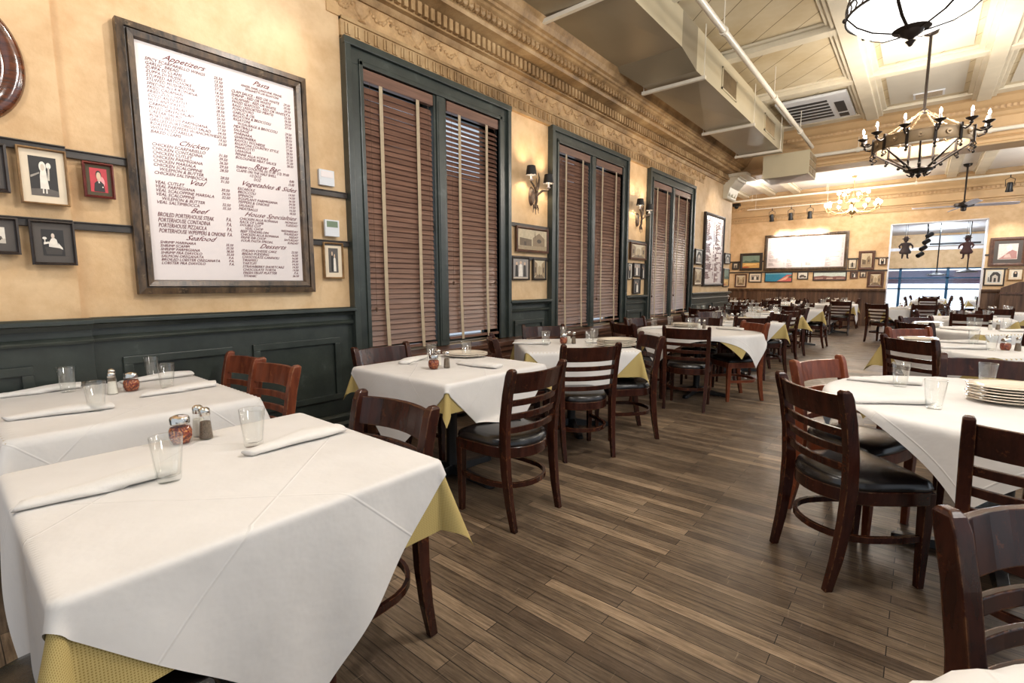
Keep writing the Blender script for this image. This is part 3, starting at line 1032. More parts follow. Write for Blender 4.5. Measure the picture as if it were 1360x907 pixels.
SCN = {}
K = (34, 30, 28); D = (62, 56, 52); G = (120, 112, 104); L = (196, 186, 172); WH = (228, 220, 208); SK = (206, 176, 148)
b1, h1 = person(.5, .16, .66, .42)
SCN['girl'] = ((44, 40, 38), [((96, 88, 82), [(0, 0), (1, 0), (1, .14), (.6, .2), (0, .16)]), (WH, [(.34, .18), (.66, .18), (.62, .48), (.60, .66), (.40, .66), (.36, .5)]),
    (WH, ell(.48, .74, .13, .14)), ((206, 190, 172), ell(.48, .73, .07, .085)), (WH, ell(.70, .78, .09, .08)), (L, [(.62, .40), (.7, .40), (.73, .74), (.67, .74)]),
    (WH, [(.40, .06), (.46, .06), (.46, .2), (.42, .2)]), (WH, [(.52, .06), (.58, .06), (.58, .2), (.54, .2)]), ((150, 142, 132), [(.02, .5), (.34, .6), (.34, .56), (.02, .44)])])
SCN['boy'] = ((190, 52, 62), [((226, 150, 150), ell(.62, .42, .22, .26)), (K, [(.18, .02), (.82, .02), (.78, .34), (.62, .46), (.38, .46), (.24, .36)]), (K, ell(.5, .72, .165, .19)), (SK, ell(.5, .66, .135, .18)),
    (WH, [(.46, .38), (.56, .38), (.52, .48), (.48, .48)]), (WH, ell(.70, .22, .04, .03))])
SCN['baby'] = ((40, 37, 36), [(D, [(.15, .05), (.85, .05), (.9, .32), (.1, .32)]), (WH, [(.28, .34), (.74, .30), (.66, .62), (.54, .70), (.42, .66), (.3, .5)]), ((214, 196, 180), ell(.5, .76, .08, .1)),
    (WH, [(.70, .32), (.92, .24), (.9, .32), (.72, .5)]), (WH, [(.06, .42), (.3, .46), (.3, .54), (.06, .5)]), (WH, ell(.12, .66, .1, .05)), (WH, [(.10, .46), (.14, .46), (.14, .64), (.10, .64)])])
SCN['car'] = ((222, 214, 200), [(L, [(0, 0), (1, 0), (1, .3), (0, .3)]), ((96, 84, 76), [(.1, .26), (.9, .26), (.86, .44), (.66, .48), (.6, .64), (.28, .64), (.2, .46)]), (K, ell(.28, .26, .1, .1)), (K, ell(.74, .26, .1, .1))])
SCN['street'] = ((206, 190, 160), [((150, 126, 96), [(0, .1), (.3, .2), (.3, .82), (0, 1)]), ((166, 142, 108), [(.7, .2), (1, .05), (1, 1), (.7, .8)]), ((128, 108, 84), [(0, 0), (1, 0), (.7, .22), (.3, .22)]),
    ((178, 156, 124), [(.36, .2), (.64, .2), (.64, .62), (.5, .72), (.36, .62)]), ((92, 76, 60), [(.1, .3), (.2, .33), (.2, .6), (.1, .62)]), ((92, 76, 60), [(.8, .33), (.9, .3), (.9, .62), (.8, .6)]), (K, [(.46, .1), (.5, .1), (.5, .26), (.46, .26)])])
SCN['cathedral'] = ((196, 178, 146), [((158, 138, 108), [(0, 0), (1, 0), (1, .24), (0, .18)]), ((140, 118, 90), [(.5, .2), (.92, .22), (.92, .6), (.72, .86), (.5, .6)]), ((110, 92, 70), [(.06, .2), (.46, .2), (.46, .52), (.06, .58)]),
    ((120, 98, 74), [(.55, .6), (.6, .6), (.58, .95)]), ((84, 70, 54), ell(.72, .46, .08, .1)), ((84, 70, 54), [(.2, .2), (.28, .2), (.28, .4), (.2, .4)])])
SCN['group'] = ((150, 142, 136), [(K, person(.22, .05, .8, .26)[0]), (SK, person(.22, .05, .8)[1]), (WH, person(.5, .05, .86, .34)[0]), (SK, person(.5, .05, .86)[1]), (D, person(.78, .05, .8, .26)[0]), (SK, person(.78, .05, .8)[1])])
SCN['man'] = ((170, 158, 140), [((210, 198, 178), [(0, .55), (1, .6), (1, 1), (0, 1)]), (K, person(.5, .04, .86, .42)[0]), (SK, person(.5, .04, .86)[1])])
SCN['couple'] = ((86, 80, 76), [(WH, person(.62, .05, .72, .4)[0]), (SK, person(.62, .05, .72)[1]), (K, person(.36, .05, .82, .3)[0]), (SK, person(.36, .05, .82)[1])])
SCN['field'] = ((120, 138, 122), [((70, 92, 78), [(0, .45), (.2, .6), (.45, .52), (.7, .64), (1, .5), (1, .4), (0, .38)]), ((206, 160, 92), [(0, 0), (1, 0), (1, .42), (0, .42)]), ((226, 190, 120), [(.1, .2), (.8, .26), (.9, .34), (.2, .36)]), ((170, 84, 50), [(0, 0), (.5, .06), (.3, .14), (0, .12)])])
SCN['coast'] = ((46, 128, 158), [((120, 176, 194), [(0, .86), (1, .86), (1, 1), (0, 1)]), ((196, 96, 88), [(.44, 0), (1, 0), (1, .8), (.82, .78), (.7, .5), (.6, .3)]), ((226, 176, 150), [(.5, .04), (.8, .2), (.9, .6), (.84, .62), (.66, .3)]), ((60, 104, 90), [(.84, .5), (1, .4), (1, .7)])])
SCN['town'] = ((198, 206, 196), [((120, 80, 74), [(0, 0), (1, 0), (1, .42), (.8, .5), (.55, .44), (.3, .56), (0, .46)]), ((176, 142, 128), [(.05, .1), (.3, .16), (.3, .3), (.05, .26)]), ((196, 168, 150), [(.4, .1), (.62, .12), (.6, .3), (.42, .28)]), ((160, 128, 116), [(.7, .08), (.96, .12), (.94, .3), (.72, .28)])])
SCN['arch'] = ((206, 204, 196), [(D, [(.2, .08), (.92, .08), (.92, .7), (.7, .9), (.4, .9), (.2, .6)]), (L, [(.36, .08), (.76, .08), (.76, .55), (.56, .7), (.36, .55)]), (D, [(.48, .08), (.64, .08), (.64, .42), (.48, .42)]), (K, [(.08, .1), (.16, .1), (.14, .5), (.08, .5)])])
SCN['portrait'] = ((212, 204, 196), [((176, 128, 122), [(.05, .02), (.98, .02), (.95, .5), (.66, .62), (.4, .34)]), ((232, 222, 214), ell(.56, .72, .16, .2)), ((206, 176, 166), [(.3, .1), (.7, .1), (.6, .36), (.38, .3)])])
SCN['nun'] = ((224, 216, 200), [(K, [(.26, .04), (.74, .04), (.78, .6), (.66, .94), (.34, .94), (.22, .6)]), (SK, ell(.5, .7, .13, .17))])
SCN['green'] = ((96, 112, 88), [((150, 158, 126), ell(.5, .5, .34, .4)), ((70, 60, 46), person(.5, .1, .8, .3)[0]), (SK, person(.5, .1, .8)[1])])


def framed(label, wall, p0, p1, z0, z1, frame, fw, mat, mw, scene, group=None, xoff=0.0, depth=0.024, tilt=0.0, cat='picture', name='framed_picture'):
    wd, ht = p1 - p0, z1 - z0
    if wall == 'L':
        loc, rz = (XW + xoff + 0.004, (p0 + p1) / 2, z0), pi / 2
    else:
        loc, rz = ((p0 + p1) / 2, YF - 0.004 - xoff, z0), 0.0
    t = thing(name, label, cat, loc, rz, group)
    t.rotation_euler = (0, tilt, rz)
    # frame: -Y is out of the wall
    m = MB()
    hw = wd / 2
    ring = [(0, 0.0), (0, depth), (fw * 0.55, depth * 1.15), (fw * 0.8, depth * 0.7), (fw, depth * 0.6), (fw, 0.0)]
    loops = []
    for i_, dd in ring:
        loops.append([(-hw + i_, -dd, i_), (hw - i_, -dd, i_), (hw - i_, -dd, ht - i_), (-hw + i_, -dd, ht - i_)])
    m.loft(loops + [loops[0]], True, False)
    m.build('frame', M[frame], t)
    x0, x1, a0, a1 = -hw + fw * .9, hw - fw * .9, fw * .9, ht - fw * .9
    if mat:
        MB().box(x0, x1, -depth * 0.45, 0, a0, a1).build('mat', M[mat], t)
        x0, x1, a0, a1 = x0 + mw, x1 - mw, a0 + mw * 1.1, a1 - mw
    if scene:
        bg, shapes = SCN[scene]
        cols = [bg] + [s_[0] for s_ in shapes]
        uniq = list(dict.fromkeys(cols))
        m = MB().box(x0, x1, -depth * 0.5, 0, a0, a1, 0)
        for k_, (cc, poly) in enumerate(shapes):
            yy = -depth * 0.5 - 0.0008 - 0.0004 * k_
            pts = [(x0 + (x1 - x0) * min(1, max(0, u)), yy, a0 + (a1 - a0) * min(1, max(0, v))) for u, v in poly]
            m.add(pts, [tuple(range(len(pts)))], uniq.index(cc))
        m.build('photograph' if scene not in ('field', 'coast', 'town', 'portrait') else 'print', pal(*uniq), t, fix=False)
    return t


P_ = 0.05
framed('black framed dark photograph cut off by the left edge of the picture', 'L', 0.17, 0.314, 1.748, 1.979, 'darkframe', .018, 'mat_grey', .02, 'man', xoff=P_ + .02)
framed('gilt-framed photograph of a girl in a white communion dress', 'L', 0.347, 0.532, 1.707, 1.985, 'goldframe', .010, 'mat_cream', .032, 'girl', xoff=P_ + .02)
framed('red framed portrait of a boy on a crimson ground beside the menu board', 'L', 0.601, 0.734, 1.776, 1.964, 'redframe', .013, 'mat_olive', .018, 'boy', xoff=.02)
framed('black framed photograph of a white carriage at the lower left edge', 'L', 0.13, 0.326, 1.45, 1.63, 'darkframe', .016, 'mat_grey', .035, 'car', xoff=P_ + .02)
framed('black framed photograph of a baby in white with raised arms', 'L', 0.362, 0.535, 1.403, 1.628, 'darkframe', .014, 'mat_grey', .032, 'baby', xoff=P_ + .02)
framed('small tan framed photograph of a couple between the menu board and the nearest window', 'L', 1.975, 2.14, 1.346, 1.622, 'goldframe', .012, 'mat_cream', .032, 'couple', xoff=.01)
framed('sepia engraving of a cathedral below the nearer wall sconce', 'L', 4.289, 4.896, 1.666, 1.953, 'brownframe', .03, None, 0, 'cathedral', xoff=.02)
framed('black and white photograph of a standing group, left below the cathedral engraving', 'L', 4.223, 4.538, 1.347, 1.611, 'darkframe', .018, 'mat_cream', .012, 'group', xoff=.01)
framed('narrow sepia street photograph, right below the cathedral engraving', 'L', 4.609, 4.868, 1.348, 1.601, 'darkframe', .02, None, 0, 'street', xoff=.01)
framed('largest photograph below the farther wall sconce', 'L', 7.097, 7.66, 1.685, 1.952, 'brownframe', .03, None, 0, 'street', xoff=.02)
framed('narrow photograph at the left of the three below the farther sconce', 'L', 7.03, 7.19, 1.372, 1.626, 'darkframe', .012, None, 0, 'nun', xoff=.01)
framed('black framed group photograph in the middle below the farther sconce', 'L', 7.234, 7.49, 1.416, 1.633, 'darkframe', .016, None, 0, 'group', xoff=.01)
framed('narrow photograph at the right of the three below the farther sconce', 'L', 7.52, 7.66, 1.376, 1.63, 'darkframe', .012, None, 0, 'couple', xoff=.01)
framed('lowest black framed photograph between the middle and the farthest window', 'L', 7.236, 7.49, 1.141, 1.384, 'darkframe', .018, None, 0, 'couple', xoff=.01)
framed('upper photograph between the farthest window and the narrow menu board', 'L', 9.942, 10.36, 1.689, 2.002, 'darkframe', .03, None, 0, 'arch', xoff=.02)
framed('lower photograph between the farthest window and the narrow menu board', 'L', 9.923, 10.38, 1.267, 1.629, 'oldframe', .03, 'mat_cream', .03, 'street', xoff=.02)
framed('upper dark framed photograph at the end corner of the left wall', 'L', 11.85, 12.28, 1.759, 2.009, 'darkframe', .03, None, 0, 'arch', xoff=.02)
framed('lower pale photograph at the end corner of the left wall', 'L', 11.82, 12.25, 1.227, 1.654, 'oldframe', .03, None, 0, 'field', xoff=.02)
# far wall
framed('small dark picture at the far left end of the far wall', 'F', -5.194, -4.96, 1.796, 2.065, 'darkframe', .04, 'mat_grey', .03, 'man', xoff=.026)
framed('colour print of a golden field in a dark frame, left of the big menu board', 'F', -4.94, -4.22, 1.755, 2.35, 'darkframe', .09, None, 0, 'field', xoff=.026)
framed('brown framed street photograph hanging lowest at the left of the far wall', 'F', -5.087, -4.691, 1.175, 1.64, 'brownframe', .05, 'mat_cream', .03, 'street')
framed('black and white photograph below the golden field print', 'F', -4.631, -4.219, 1.346, 1.673, 'darkframe', .03, 'mat_cream', .05, 'group')
framed('long print of a blue sea and red coast under the big menu board', 'F', -4.128, -3.291, 1.355, 1.677, 'darkframe', .025, None, 0, 'coast')
framed('small photograph between the two long prints under the big menu board', 'F', -3.151, -2.836, 1.438, 1.686, 'darkframe', .03, None, 0, 'car')
framed('long print of a red-roofed town under the big menu board', 'F', -2.707, -1.797, 1.395, 1.678, 'darkframe', .03, None, 0, 'town')
framed('white matted photograph right beside the big menu board', 'F', -1.78, -1.57, 1.76, 2.045, 'darkframe', .02, 'mat_cream', .02, 'man', xoff=.026)
framed('small grey framed picture right of the town print', 'F', -1.718, -1.512, 1.451, 1.684, 'brownframe', .04, None, 0, 'couple')
framed('wide dark brown framed photograph of a rider, right of the big menu board', 'F', -1.53, -1.12, 1.718, 2.286, 'brownframe', .075, 'mat_cream', .012, 'cathedral', xoff=.026)
framed('small brown framed picture nearest the top left of the doorway', 'F', -1.034, -0.839, 1.846, 2.074, 'brownframe', .03, None, 0, 'nun', xoff=.026)
framed('small brown framed picture above the pink street print', 'F', -1.471, -1.30, 1.479, 1.67, 'brownframe', .03, None, 0, 'man')
framed('broad brown framed street print left of the doorway', 'F', -1.275, -0.864, 1.177, 1.66, 'brownframe', .08, 'mat_cream', .01, 'street')
framed('large reddish framed portrait print right of the doorway, lit by a spot', 'F', 1.346, 2.055, 1.751, 2.507, 'brownframe', .09, 'mat_grey', .09, 'portrait', xoff=.026)
framed('black and white print of an arch below the large portrait', 'F', 1.29, 1.70, 1.235, 1.70, 'darkframe', .03, 'mat_cream', .04, 'arch')
framed('photograph of a dark veiled figure right of the arch print', 'F', 1.74, 2.042, 1.372, 1.70, 'goldframe', .03, 'mat_cream', .05, 'nun')
# big oval frame at the left edge
t = thing('oval_framed_picture', 'large oval polished mahogany frame cut off by the left edge of the picture', 'picture', (XW + P_ + 0.004, 0.185, 2.36), pi / 2)
rx, rz_ = 0.235, 0.30
m = MB()
loops = []
for i_, dd in [(0, 0), (0.004, 0.02), (0.02, 0.034), (0.05, 0.036), (0.072, 0.024), (0.08, 0.02), (0.085, 0.026), (0.094, 0.02), (0.098, 0)]:
    loops.append([((rx - i_) * cos(2 * pi * k / 48), -dd, (rz_ - i_) * sin(2 * pi * k / 48)) for k in range(48)])
m.loft(loops, True, False).build('frame', M['mahogframe'], t, smooth='all')
m = MB()
m.loft([[((rx - 0.09) * cos(2 * pi * k / 48), dd, (rz_ - 0.09) * sin(2 * pi * k / 48)) for k in range(48)] for dd in (-0.012, 0)])
pts = [(0.3 * (rx - .09) * cos(a) * (1 if sin(a) > 0 else 1.9), -0.0135, 0.02 + 0.55 * (rz_ - .09) * sin(a) - (0 if sin(a) > 0 else .03)) for a in [2 * pi * k / 20 for k in range(20)]]
m.add(pts, [tuple(range(20))], 1)
m.build('portrait', pal((96, 108, 88), (60, 50, 42)), t, fix=False)

# ---- thermostats
t = thing('thermostat', 'white thermostat, upper of the two beside the nearest window', 'thermostat', (XW + 0.002, 2.032, 2.046), pi / 2)
MB().box(-.062, .062, -.028, 0, 0, .117).build('housing', M['acwhite'], t, bevel=.005)
MB().box(-.05, .05, -.0295, -.027, .06, .105).build('cover', M['board'], t)
t = thing('thermostat', 'white thermostat with a green display, lower of the two beside the nearest window', 'thermostat', (XW + 0.027, 2.047, 1.666), pi / 2)
MB().box(-.06, .06, -.022, 0, 0, .126).build('housing', M['acwhite'], t, bevel=.005)
MB().box(-.045, .045, -.0235, -.021, .07, .115).build('display', M['lcd'], t)

# ================================================================== MENU BOARDS
APP = ('SPICY SCARPARIELLO WINGS\nGARLIC  BREAD\nZUPPA DI CLAMS\nZUPPA DI MUSSELS\nSTUFFED ARTICHOKE\nSTUFFED MUSHROOMS\nSPIEDINI ALLA ROMANA\nFRIED CALAMARI\nFRIED ZUCCHINI\nCOLD ANTIPASTO\n'
       'HOT ANTIPASTO\nCARMINE\'S SALAD\nMIXED GREEN SALAD\nCAESAR SALAD\nPORTOBELLOS PARMIGIANA\nGRILLED PORTOBELLO SALAD\nROASTED PEPPERS W/ANCHOVIES\nWITH MOZZARELLA\nBAKED CLAMS')
APPP = '25.50\n13.50\n25.50\n27.50\n16.50\n19.50\n25.50\n24.50\n18.50\n28.50\n32.50\n26.50\n22.50\n24.50\n27.50\n24.50\n25.50\n19.50\n23.50'
CHI = 'CHICKEN SCARPARIELLO\nCHICKEN CONTADINA\nCHICKEN CUTLET\nCHICKEN PARMIGIANA\nCHICKEN MARSALA\nCHICKEN SCALOPPINE\n    W/LEMON & BUTTER\nCHICKEN SALTIMBOCCA'
CHIP = '31.50\n39.50\n26.50\n29.50\n28.50\n\n28.50\n31.50'
VEA = 'VEAL CUTLET\nVEAL PARMIGIANA\nVEAL SCALOPPINE MARSALA\nVEAL SCALOPPINE\n    W/LEMON & BUTTER\nVEAL SALTIMBOCCA'
VEAP = '30.50\n34.50\n32.50\n\n32.50\n35.50'
BEE = 'BROILED PORTERHOUSE STEAK\nPORTERHOUSE CONTADINA\nPORTERHOUSE PIZZAIOLA\nPORTERHOUSE W/PEPPERS & ONIONS'
SEA = 'SHRIMP MARINARA\nSHRIMP SCAMPI\nSHRIMP PARMIGIANA\nSHRIMP FRA DIAVOLO\nSALMON OREGANATA\nBROILED LOBSTER OREGANATA\nLOBSTER FRA DIAVOLO'
SEAP = '35.50\n35.50\n38.50\n35.50\nP.A.\nP.A.\nP.A.'
PAS = ('CLAM SAUCE - RED OR WHITE\nSHRIMP - RED OR WHITE\nCALAMARI - RED OR WHITE\nMIXED SEAFOOD - RED OR WHITE\nRAGU (ASSORTED MEATS)\nPOMODORO\nGARLIC & OIL\nRIGATONI & BROCCOLI\nRIGATONI\n    W/SAUSAGE & BROCCOLI\n'
       'MEATBALLS\nSAUSAGE\nMARINARA\nGIARDINIERA\nRAVIOLI W/CHEESE\nRIGATONI COUNTRY STYLE\nMANICOTTI\nLASAGNA\nPENNE ALLA VODKA\nBOLOGNESE MEAT SAUCE')
PASP = '29.50\n35.50\n29.50\nP.A.\n32.50\n26.50\n24.50\n27.50\n\n29.50\n28.50\n28.50\n25.50\n27.50\n27.50\n28.50\n27.50\n32.50\n31.50\n28.50'
RAW = 'SHRIMP COCKTAIL (6) 21.00  (12) 39.00\nCLAMS ON THE HALF SHELL\n              1/2 DOZ\n                   DOZ'
RAWP = '\n\n8.00\n15.00'
VEG = 'ESCAROLE\nBROCCOLI\nSPINACH\nEGGPLANT PARMIGIANA\nPEPPERS & ONIONS\nSAUSAGE\nMEATBALLS'
VEGP = '14.50\n14.50\n16.50\n24.50\n14.50\n16.50\n18.50'
HOU = 'CHICKEN ALLA ROMANA\nRACK OF LAMB\nDOUBLE CUT\n     VEAL CHOP\nBEEF TENDERLOIN\nCHICKEN ALLA ROMANA\nPRIME RIB CHOP\nFOUR PASTA SPECIAL'
HOUP = 'MONDAY\nTUESDAY\n\nWEDNESDAY\nTHURSDAY\nFRIDAY\nSATURDAY\nSUNDAY'
DES = 'ITALIAN CHEESE CAKE\nBREAD PUDDING\nCHOCOLATE CANNOLI\nTIRAMISU\nTARTUFI\nSTRAWBERRY SHORTCAKE\nCHOCOLATE TORTA\nFRESH FRUIT PLATTER\nTITANIC'
DESP = '23.50\n16.50\n16.50\n20.50\n14.50\n14.50\n14.50\nP.A.\n36.50'
# (text, prices, left u, price u, v top, v bottom)
SECT = [(APP, APPP, .045, .49, .055, .370), (CHI, CHIP, .045, .49, .405, .540), (VEA, VEAP, .045, .49, .565, .665), (BEE, 'P.A.\nP.A.\nP.A.\nP.A.', .045, .49, .70, .79),
        (SEA, SEAP, .045, .49, .825, .93), (PAS, PASP, .545, .965, .090, .415), (RAW, RAWP, .545, .965, .442, .505), (VEG, VEGP, .545, .965, .545, .655),
        (HOU, HOUP, .545, .975, .69, .81), (DES, DESP, .545, .965, .845, .985)]
HEADS = [('Appetizers', .26, .022), ('Chicken', .28, .375), ('Veal', .28, .541), ('Beef', .28, .668), ('Seafood', .28, .793), ('Pasta', .75, .018), ('Raw Bar', .76, .418),
         ('Vegetables & Sides', .77, .510), ('House Specialties', .77, .658), ('Desserts', .77, .812)]


def menu_board(name_label, wall, p0, p1, z0, z1, fw, frame, detail=True, cols=1, group=None, ink='ink'):
    wd, ht = p1 - p0, z1 - z0
    if wall == 'L':
        loc, rz = (XW + 0.004, (p0 + p1) / 2, z0), pi / 2
    else:
        loc, rz = ((p0 + p1) / 2, YF - 0.03, z0), 0.0
    t = thing('menu_board', name_label, 'menu board', loc, rz)
    hw = wd / 2
    m = MB()
    ring = [(0, 0.0), (0, .05), (fw * .42, .058), (fw * .45, .045), (fw * .52, .045), (fw * .56, .062), (fw * .9, .055), (fw, .03), (fw, 0)]
    loops = [[(-hw + i_, -dd, i_), (hw - i_, -dd, i_), (hw - i_, -dd, ht - i_), (-hw + i_, -dd, ht - i_)] for i_, dd in ring]
    m.loft(loops + [loops[0]], True, False).build('frame', M[frame], t)
    iw, ih = wd - 2 * fw, ht - 2 * fw
    MB().box(-hw + fw * .9, hw - fw * .9, -.03, 0, fw * .9, ht - fw * .9).build('board', M['board'], t)
    for c_ in range(cols):
        ox = -hw + fw + c_ * iw / cols
        cw = iw / cols
        for body, pr_, u, up, v0, v1 in SECT:
            nl = body.count('\n') + 1
            pitch = (v1 - v0) / nl * ih
            size = pitch * 1.14
            me = text_mesh(body, size, M[ink], shear=0.32, spacing=0.9)
            hx = max(v.co.x for v in me.vertices)
            lim = (.40 if up < .6 else .385) * cw
            f = min(.95, lim / hx) * (0.9 if cols > 1 else 1)
            zr = [v.co.z for v in me.vertices]
            sp = (max(zr) - min(zr))
            k_ = (v1 - v0) * ih / sp * 0.985 if nl > 1 else 1
            for v in me.vertices:
                v.co.x *= f
                v.co.z *= k_
            o = bpy.data.objects.new('lettering', me)
            COL.objects.link(o)
            o.parent = t
            o.location = (ox + u * cw, -.0312, fw + ih * (1 - v0))
            pm = text_mesh(pr_ if not pr_.startswith('\n') else '\n' + pr_[1:], size * .92, M[ink], align='RIGHT', shear=0.32, spacing=0.95)
            zr2 = [v.co.z for v in pm.vertices]
            ntop = len(pr_) - len(pr_.lstrip('\n'))
            np_ = pr_.count('\n') + 1
            sp2 = max(zr2) - min(zr2)
            want = (v1 - v0) * ih * (np_ - ntop) / nl
            zmax = max(zr2)
            for v in pm.vertices:
                v.co.z = (v.co.z - zmax) * (want / sp2) * .985 - ntop * pitch
                v.co.x *= min(f, 1.0)
            o = bpy.data.objects.new('price_lettering', pm)
            COL.objects.link(o)
            o.parent = t
            o.location = (ox + up * cw, -.0312, fw + ih * (1 - v0))
        sm_ = text_mesh('ANGEL HAIR, LINGUINE, PENNE,\nSPAGHETTI OR RIGATONI', .0195 * ih / 1.35, M[ink], align='CENTER', shear=0.32, width=.95)
        o = bpy.data.objects.new('lettering', sm_)
        COL.objects.link(o)
        o.parent = t
        o.location = (ox + .76 * cw, -.0312, fw + ih * (1 - .053))
        for tx, u, v in HEADS:
            hs = .043 * ih / 1.35
            me = text_mesh(tx, hs, M[ink], align='CENTER', shear=0.7, width=1.15)
            o = bpy.data.objects.new('heading_lettering', me)
            COL.objects.link(o)
            o.parent = t
            o.location = (ox + u * cw, -.0312, fw + ih * (1 - v) - .0)
    return t


menu_board('large white menu board with dark red lettering in a weathered wood frame, nearest the camera', 'L', 0.80, 1.885, 1.245, 2.765, .085, 'oldframe')
menu_board('narrow white menu board in a thin dark frame beyond the farthest window', 'L', 10.44, 11.73, 1.25, 2.78, .06, 'darkframe', ink='ink')
menu_board('wide white menu board glaring under spots on the far wall', 'F', -4.174, -1.803, 1.732, 2.917, .10, 'oldframe', cols=2, ink='ink_dim')
# ================================================================== CEILING FIXTURES
# ---- air duct
t = thing('air_duct', 'long cream painted air duct hung under the ceiling along the left wall', 'air duct', (-2.65, 5.0, 3.8))
def dloc(x, y, z):
    return (x + 2.65, y - 5.0, z - 3.8)
def duct_sec(x0, x1, y0, y1, z0, z1, xa=None, za=None):
    # straight length with crossed, slightly bellied underside
    m = MB()
    a = dloc(x0, y0, z0); b = dloc(x1, y1, z1)
    mx, my = (a[0] + b[0]) / 2, (a[1] + b[1]) / 2
    v = [(a[0], a[1], a[2]), (b[0], a[1], a[2]), (b[0], b[1], a[2]), (a[0], b[1], a[2]), (a[0], a[1], b[2]), (b[0], a[1], b[2]), (b[0], b[1], b[2]), (a[0], b[1], b[2]), (mx, my, a[2] - 0.022)]
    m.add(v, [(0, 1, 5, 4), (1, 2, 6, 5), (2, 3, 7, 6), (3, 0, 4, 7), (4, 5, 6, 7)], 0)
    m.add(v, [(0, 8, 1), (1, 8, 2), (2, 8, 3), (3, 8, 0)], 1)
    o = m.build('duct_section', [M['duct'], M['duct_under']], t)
    return o
duct_sec(-3.15, -2.28, -2.5, 2.4, 3.97, 4.36)
duct_sec(-3.15, -2.28, 2.4, 5.75, 3.97, 4.36)
m = MB()   # transition
r0 = [dloc(*p) for p in ((-3.15, 5.75, 3.97), (-2.28, 5.75, 3.97), (-2.28, 5.75, 4.36), (-3.15, 5.75, 4.36))]
r1 = [dloc(*p) for p in ((-2.95, 6.15, 3.83), (-2.25, 6.15, 3.83), (-2.25, 6.15, 4.32), (-2.95, 6.15, 4.32))]
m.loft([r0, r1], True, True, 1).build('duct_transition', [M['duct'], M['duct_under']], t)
duct_sec(-2.95, -2.25, 6.15, 8.6, 3.83, 4.32)
duct_sec(-2.95, -2.25, 8.6, 10.9, 3.82, 4.30)
duct_sec(-2.60, -1.80, 10.95, 11.72, 3.38, 3.82)
for y, x0, x1, z in ((2.4, -3.15, -2.28, 3.97), (4.25, -3.15, -2.28, 3.97), (6.3, -2.95, -2.25, 3.83), (8.6, -2.95, -2.25, 3.83), (10.5, -2.95, -2.25, 3.82)):
    m = MB()
    a = dloc(x0 - .06, y - .022, z - .06)
    b = dloc(x1 + .06, y + .022, z - .022)
    m.box(a[0], b[0], a[1], b[1], a[2], b[2])
    for xx in (a[0] + .02, b[0] - .02):
        m.tube([(xx, y - 5, a[2]), (xx, y - 5, HC - 3.8 - .02)], .006, 6)
    m.build('strap_hanger', M['pipe'], t)
for y0, y1 in ((7.08, 7.75), (9.4, 10.15)):
    m = MB()
    a = dloc(-2.25, y0, 3.90); b = dloc(-2.235, y1, 4.18)
    m.box(a[0], b[0], a[1], b[1], a[2], a[2] + .02).box(a[0], b[0], a[1], b[1], b[2] - .02, b[2]).box(a[0], b[0], a[1], a[1] + .03, a[2], b[2]).box(a[0], b[0], b[1] - .03, b[1], a[2], b[2])
    g = m.build('vent_frame', M['duct'], t)
    m = MB()
    n = 14
    for k in range(n):
        yy = a[1] + .03 + (b[1] - a[1] - .06) * (k + .5) / n
        m.box(a[0] + .001, a[0] + .012, yy - .010, yy + .012, a[2] + .02, b[2] - .02, rz=0.5)
    m.build('louvres', M['vent'], g)
m = MB()
for r_ in range(3):
    for c_ in range(2):
        a = dloc(-1.80, 10.98 + c_ * .36, 3.42 + r_ * .13)
        m.box(a[0], a[0] + .012, a[1] + .02, a[1] + .33, a[2], a[2] + .1)
m.build('end_vent', M['vent'], t)

# ---- sprinkler pipes
def pipe(label, p0, p1, r, hang=(), zc=HC, cols='pipe'):
    t = thing('sprinkler_pipe', label, 'pipe', p0)
    P0, P1 = Vector(p0), Vector(p1)
    m = MB().tube([(0, 0, 0), tuple(P1 - P0)], r, 12)
    m.build('pipe', M[cols], t, smooth=True)
    for f in hang:
        q = (P1 - P0) * f
        m = MB().tube([tuple(q + Vector((0, 0, r))), tuple(q + Vector((0, 0, zc - P0.z)))], .006, 6)
        d = (P1 - P0).normalized()
        m.tube([tuple(q - d * .025), tuple(q + d * .025)], r * 1.35, 12)
        m.build('pipe_hanger', M[cols], t)
    return t
pipe('white sprinkler pipe running beside the air duct to the beam', (-1.78, -1.5, 4.0), (-1.86, 11.55, 3.99), .034, (.33, .555, .74, .9))
pipe('cream pipe running along the face of the cross beam', (-1.9, 11.75, 3.86), (4.6, 11.75, 3.86), .035, (.12, .4, .68), 4.1)
pipe('cream pipe hung along the far wall below the far ceiling', (-5.4, 17.35, 3.98), (4.8, 17.35, 3.98), .03, (.1, .3, .5, .72), HF)
pipe('thin rail carrying the far wall spotlights', (-4.6, 17.7, 3.72), (-2.1, 17.7, 3.72), .016, (.1, .9), HF)

# ---- ceiling air conditioning cassette
t = thing('ceiling_air_conditioner', 'white slotted air conditioner panel set in the ceiling beyond the duct', 'air conditioner', (-1.66, 10.45, HC - .02))
MB().box(-.52, .52, -.72, .72, -.05, .0).build('housing', M['acwhite'], t, bevel=.02)
m = MB()
for k in range(6):
    m.box(-.44, .22, -.5 + k * .18, -.40 + k * .18, -.056, -.045)
m.build('air_slots', M['dark'], t)
MB().box(.30, .44, -.3, .3, -.056, -.045).box(.30, .44, .4, .6, -.056, -.045).build('side_grille', M['dark'], t)
t = thing('ceiling_vent', 'small grey vent in the centre ceiling panel near the beam', 'vent', (-.13, 10.9, HC - .013))
MB().box(-.2, .2, -.14, .14, -.02, 0).build('frame', M['acwhite'], t, bevel=.005)
m = MB()
for k in range(6):
    m.box(-.17, .17, -.12 + k * .042, -.10 + k * .042, -.024, -.018)
m.build('louvres', M['vent'], t)


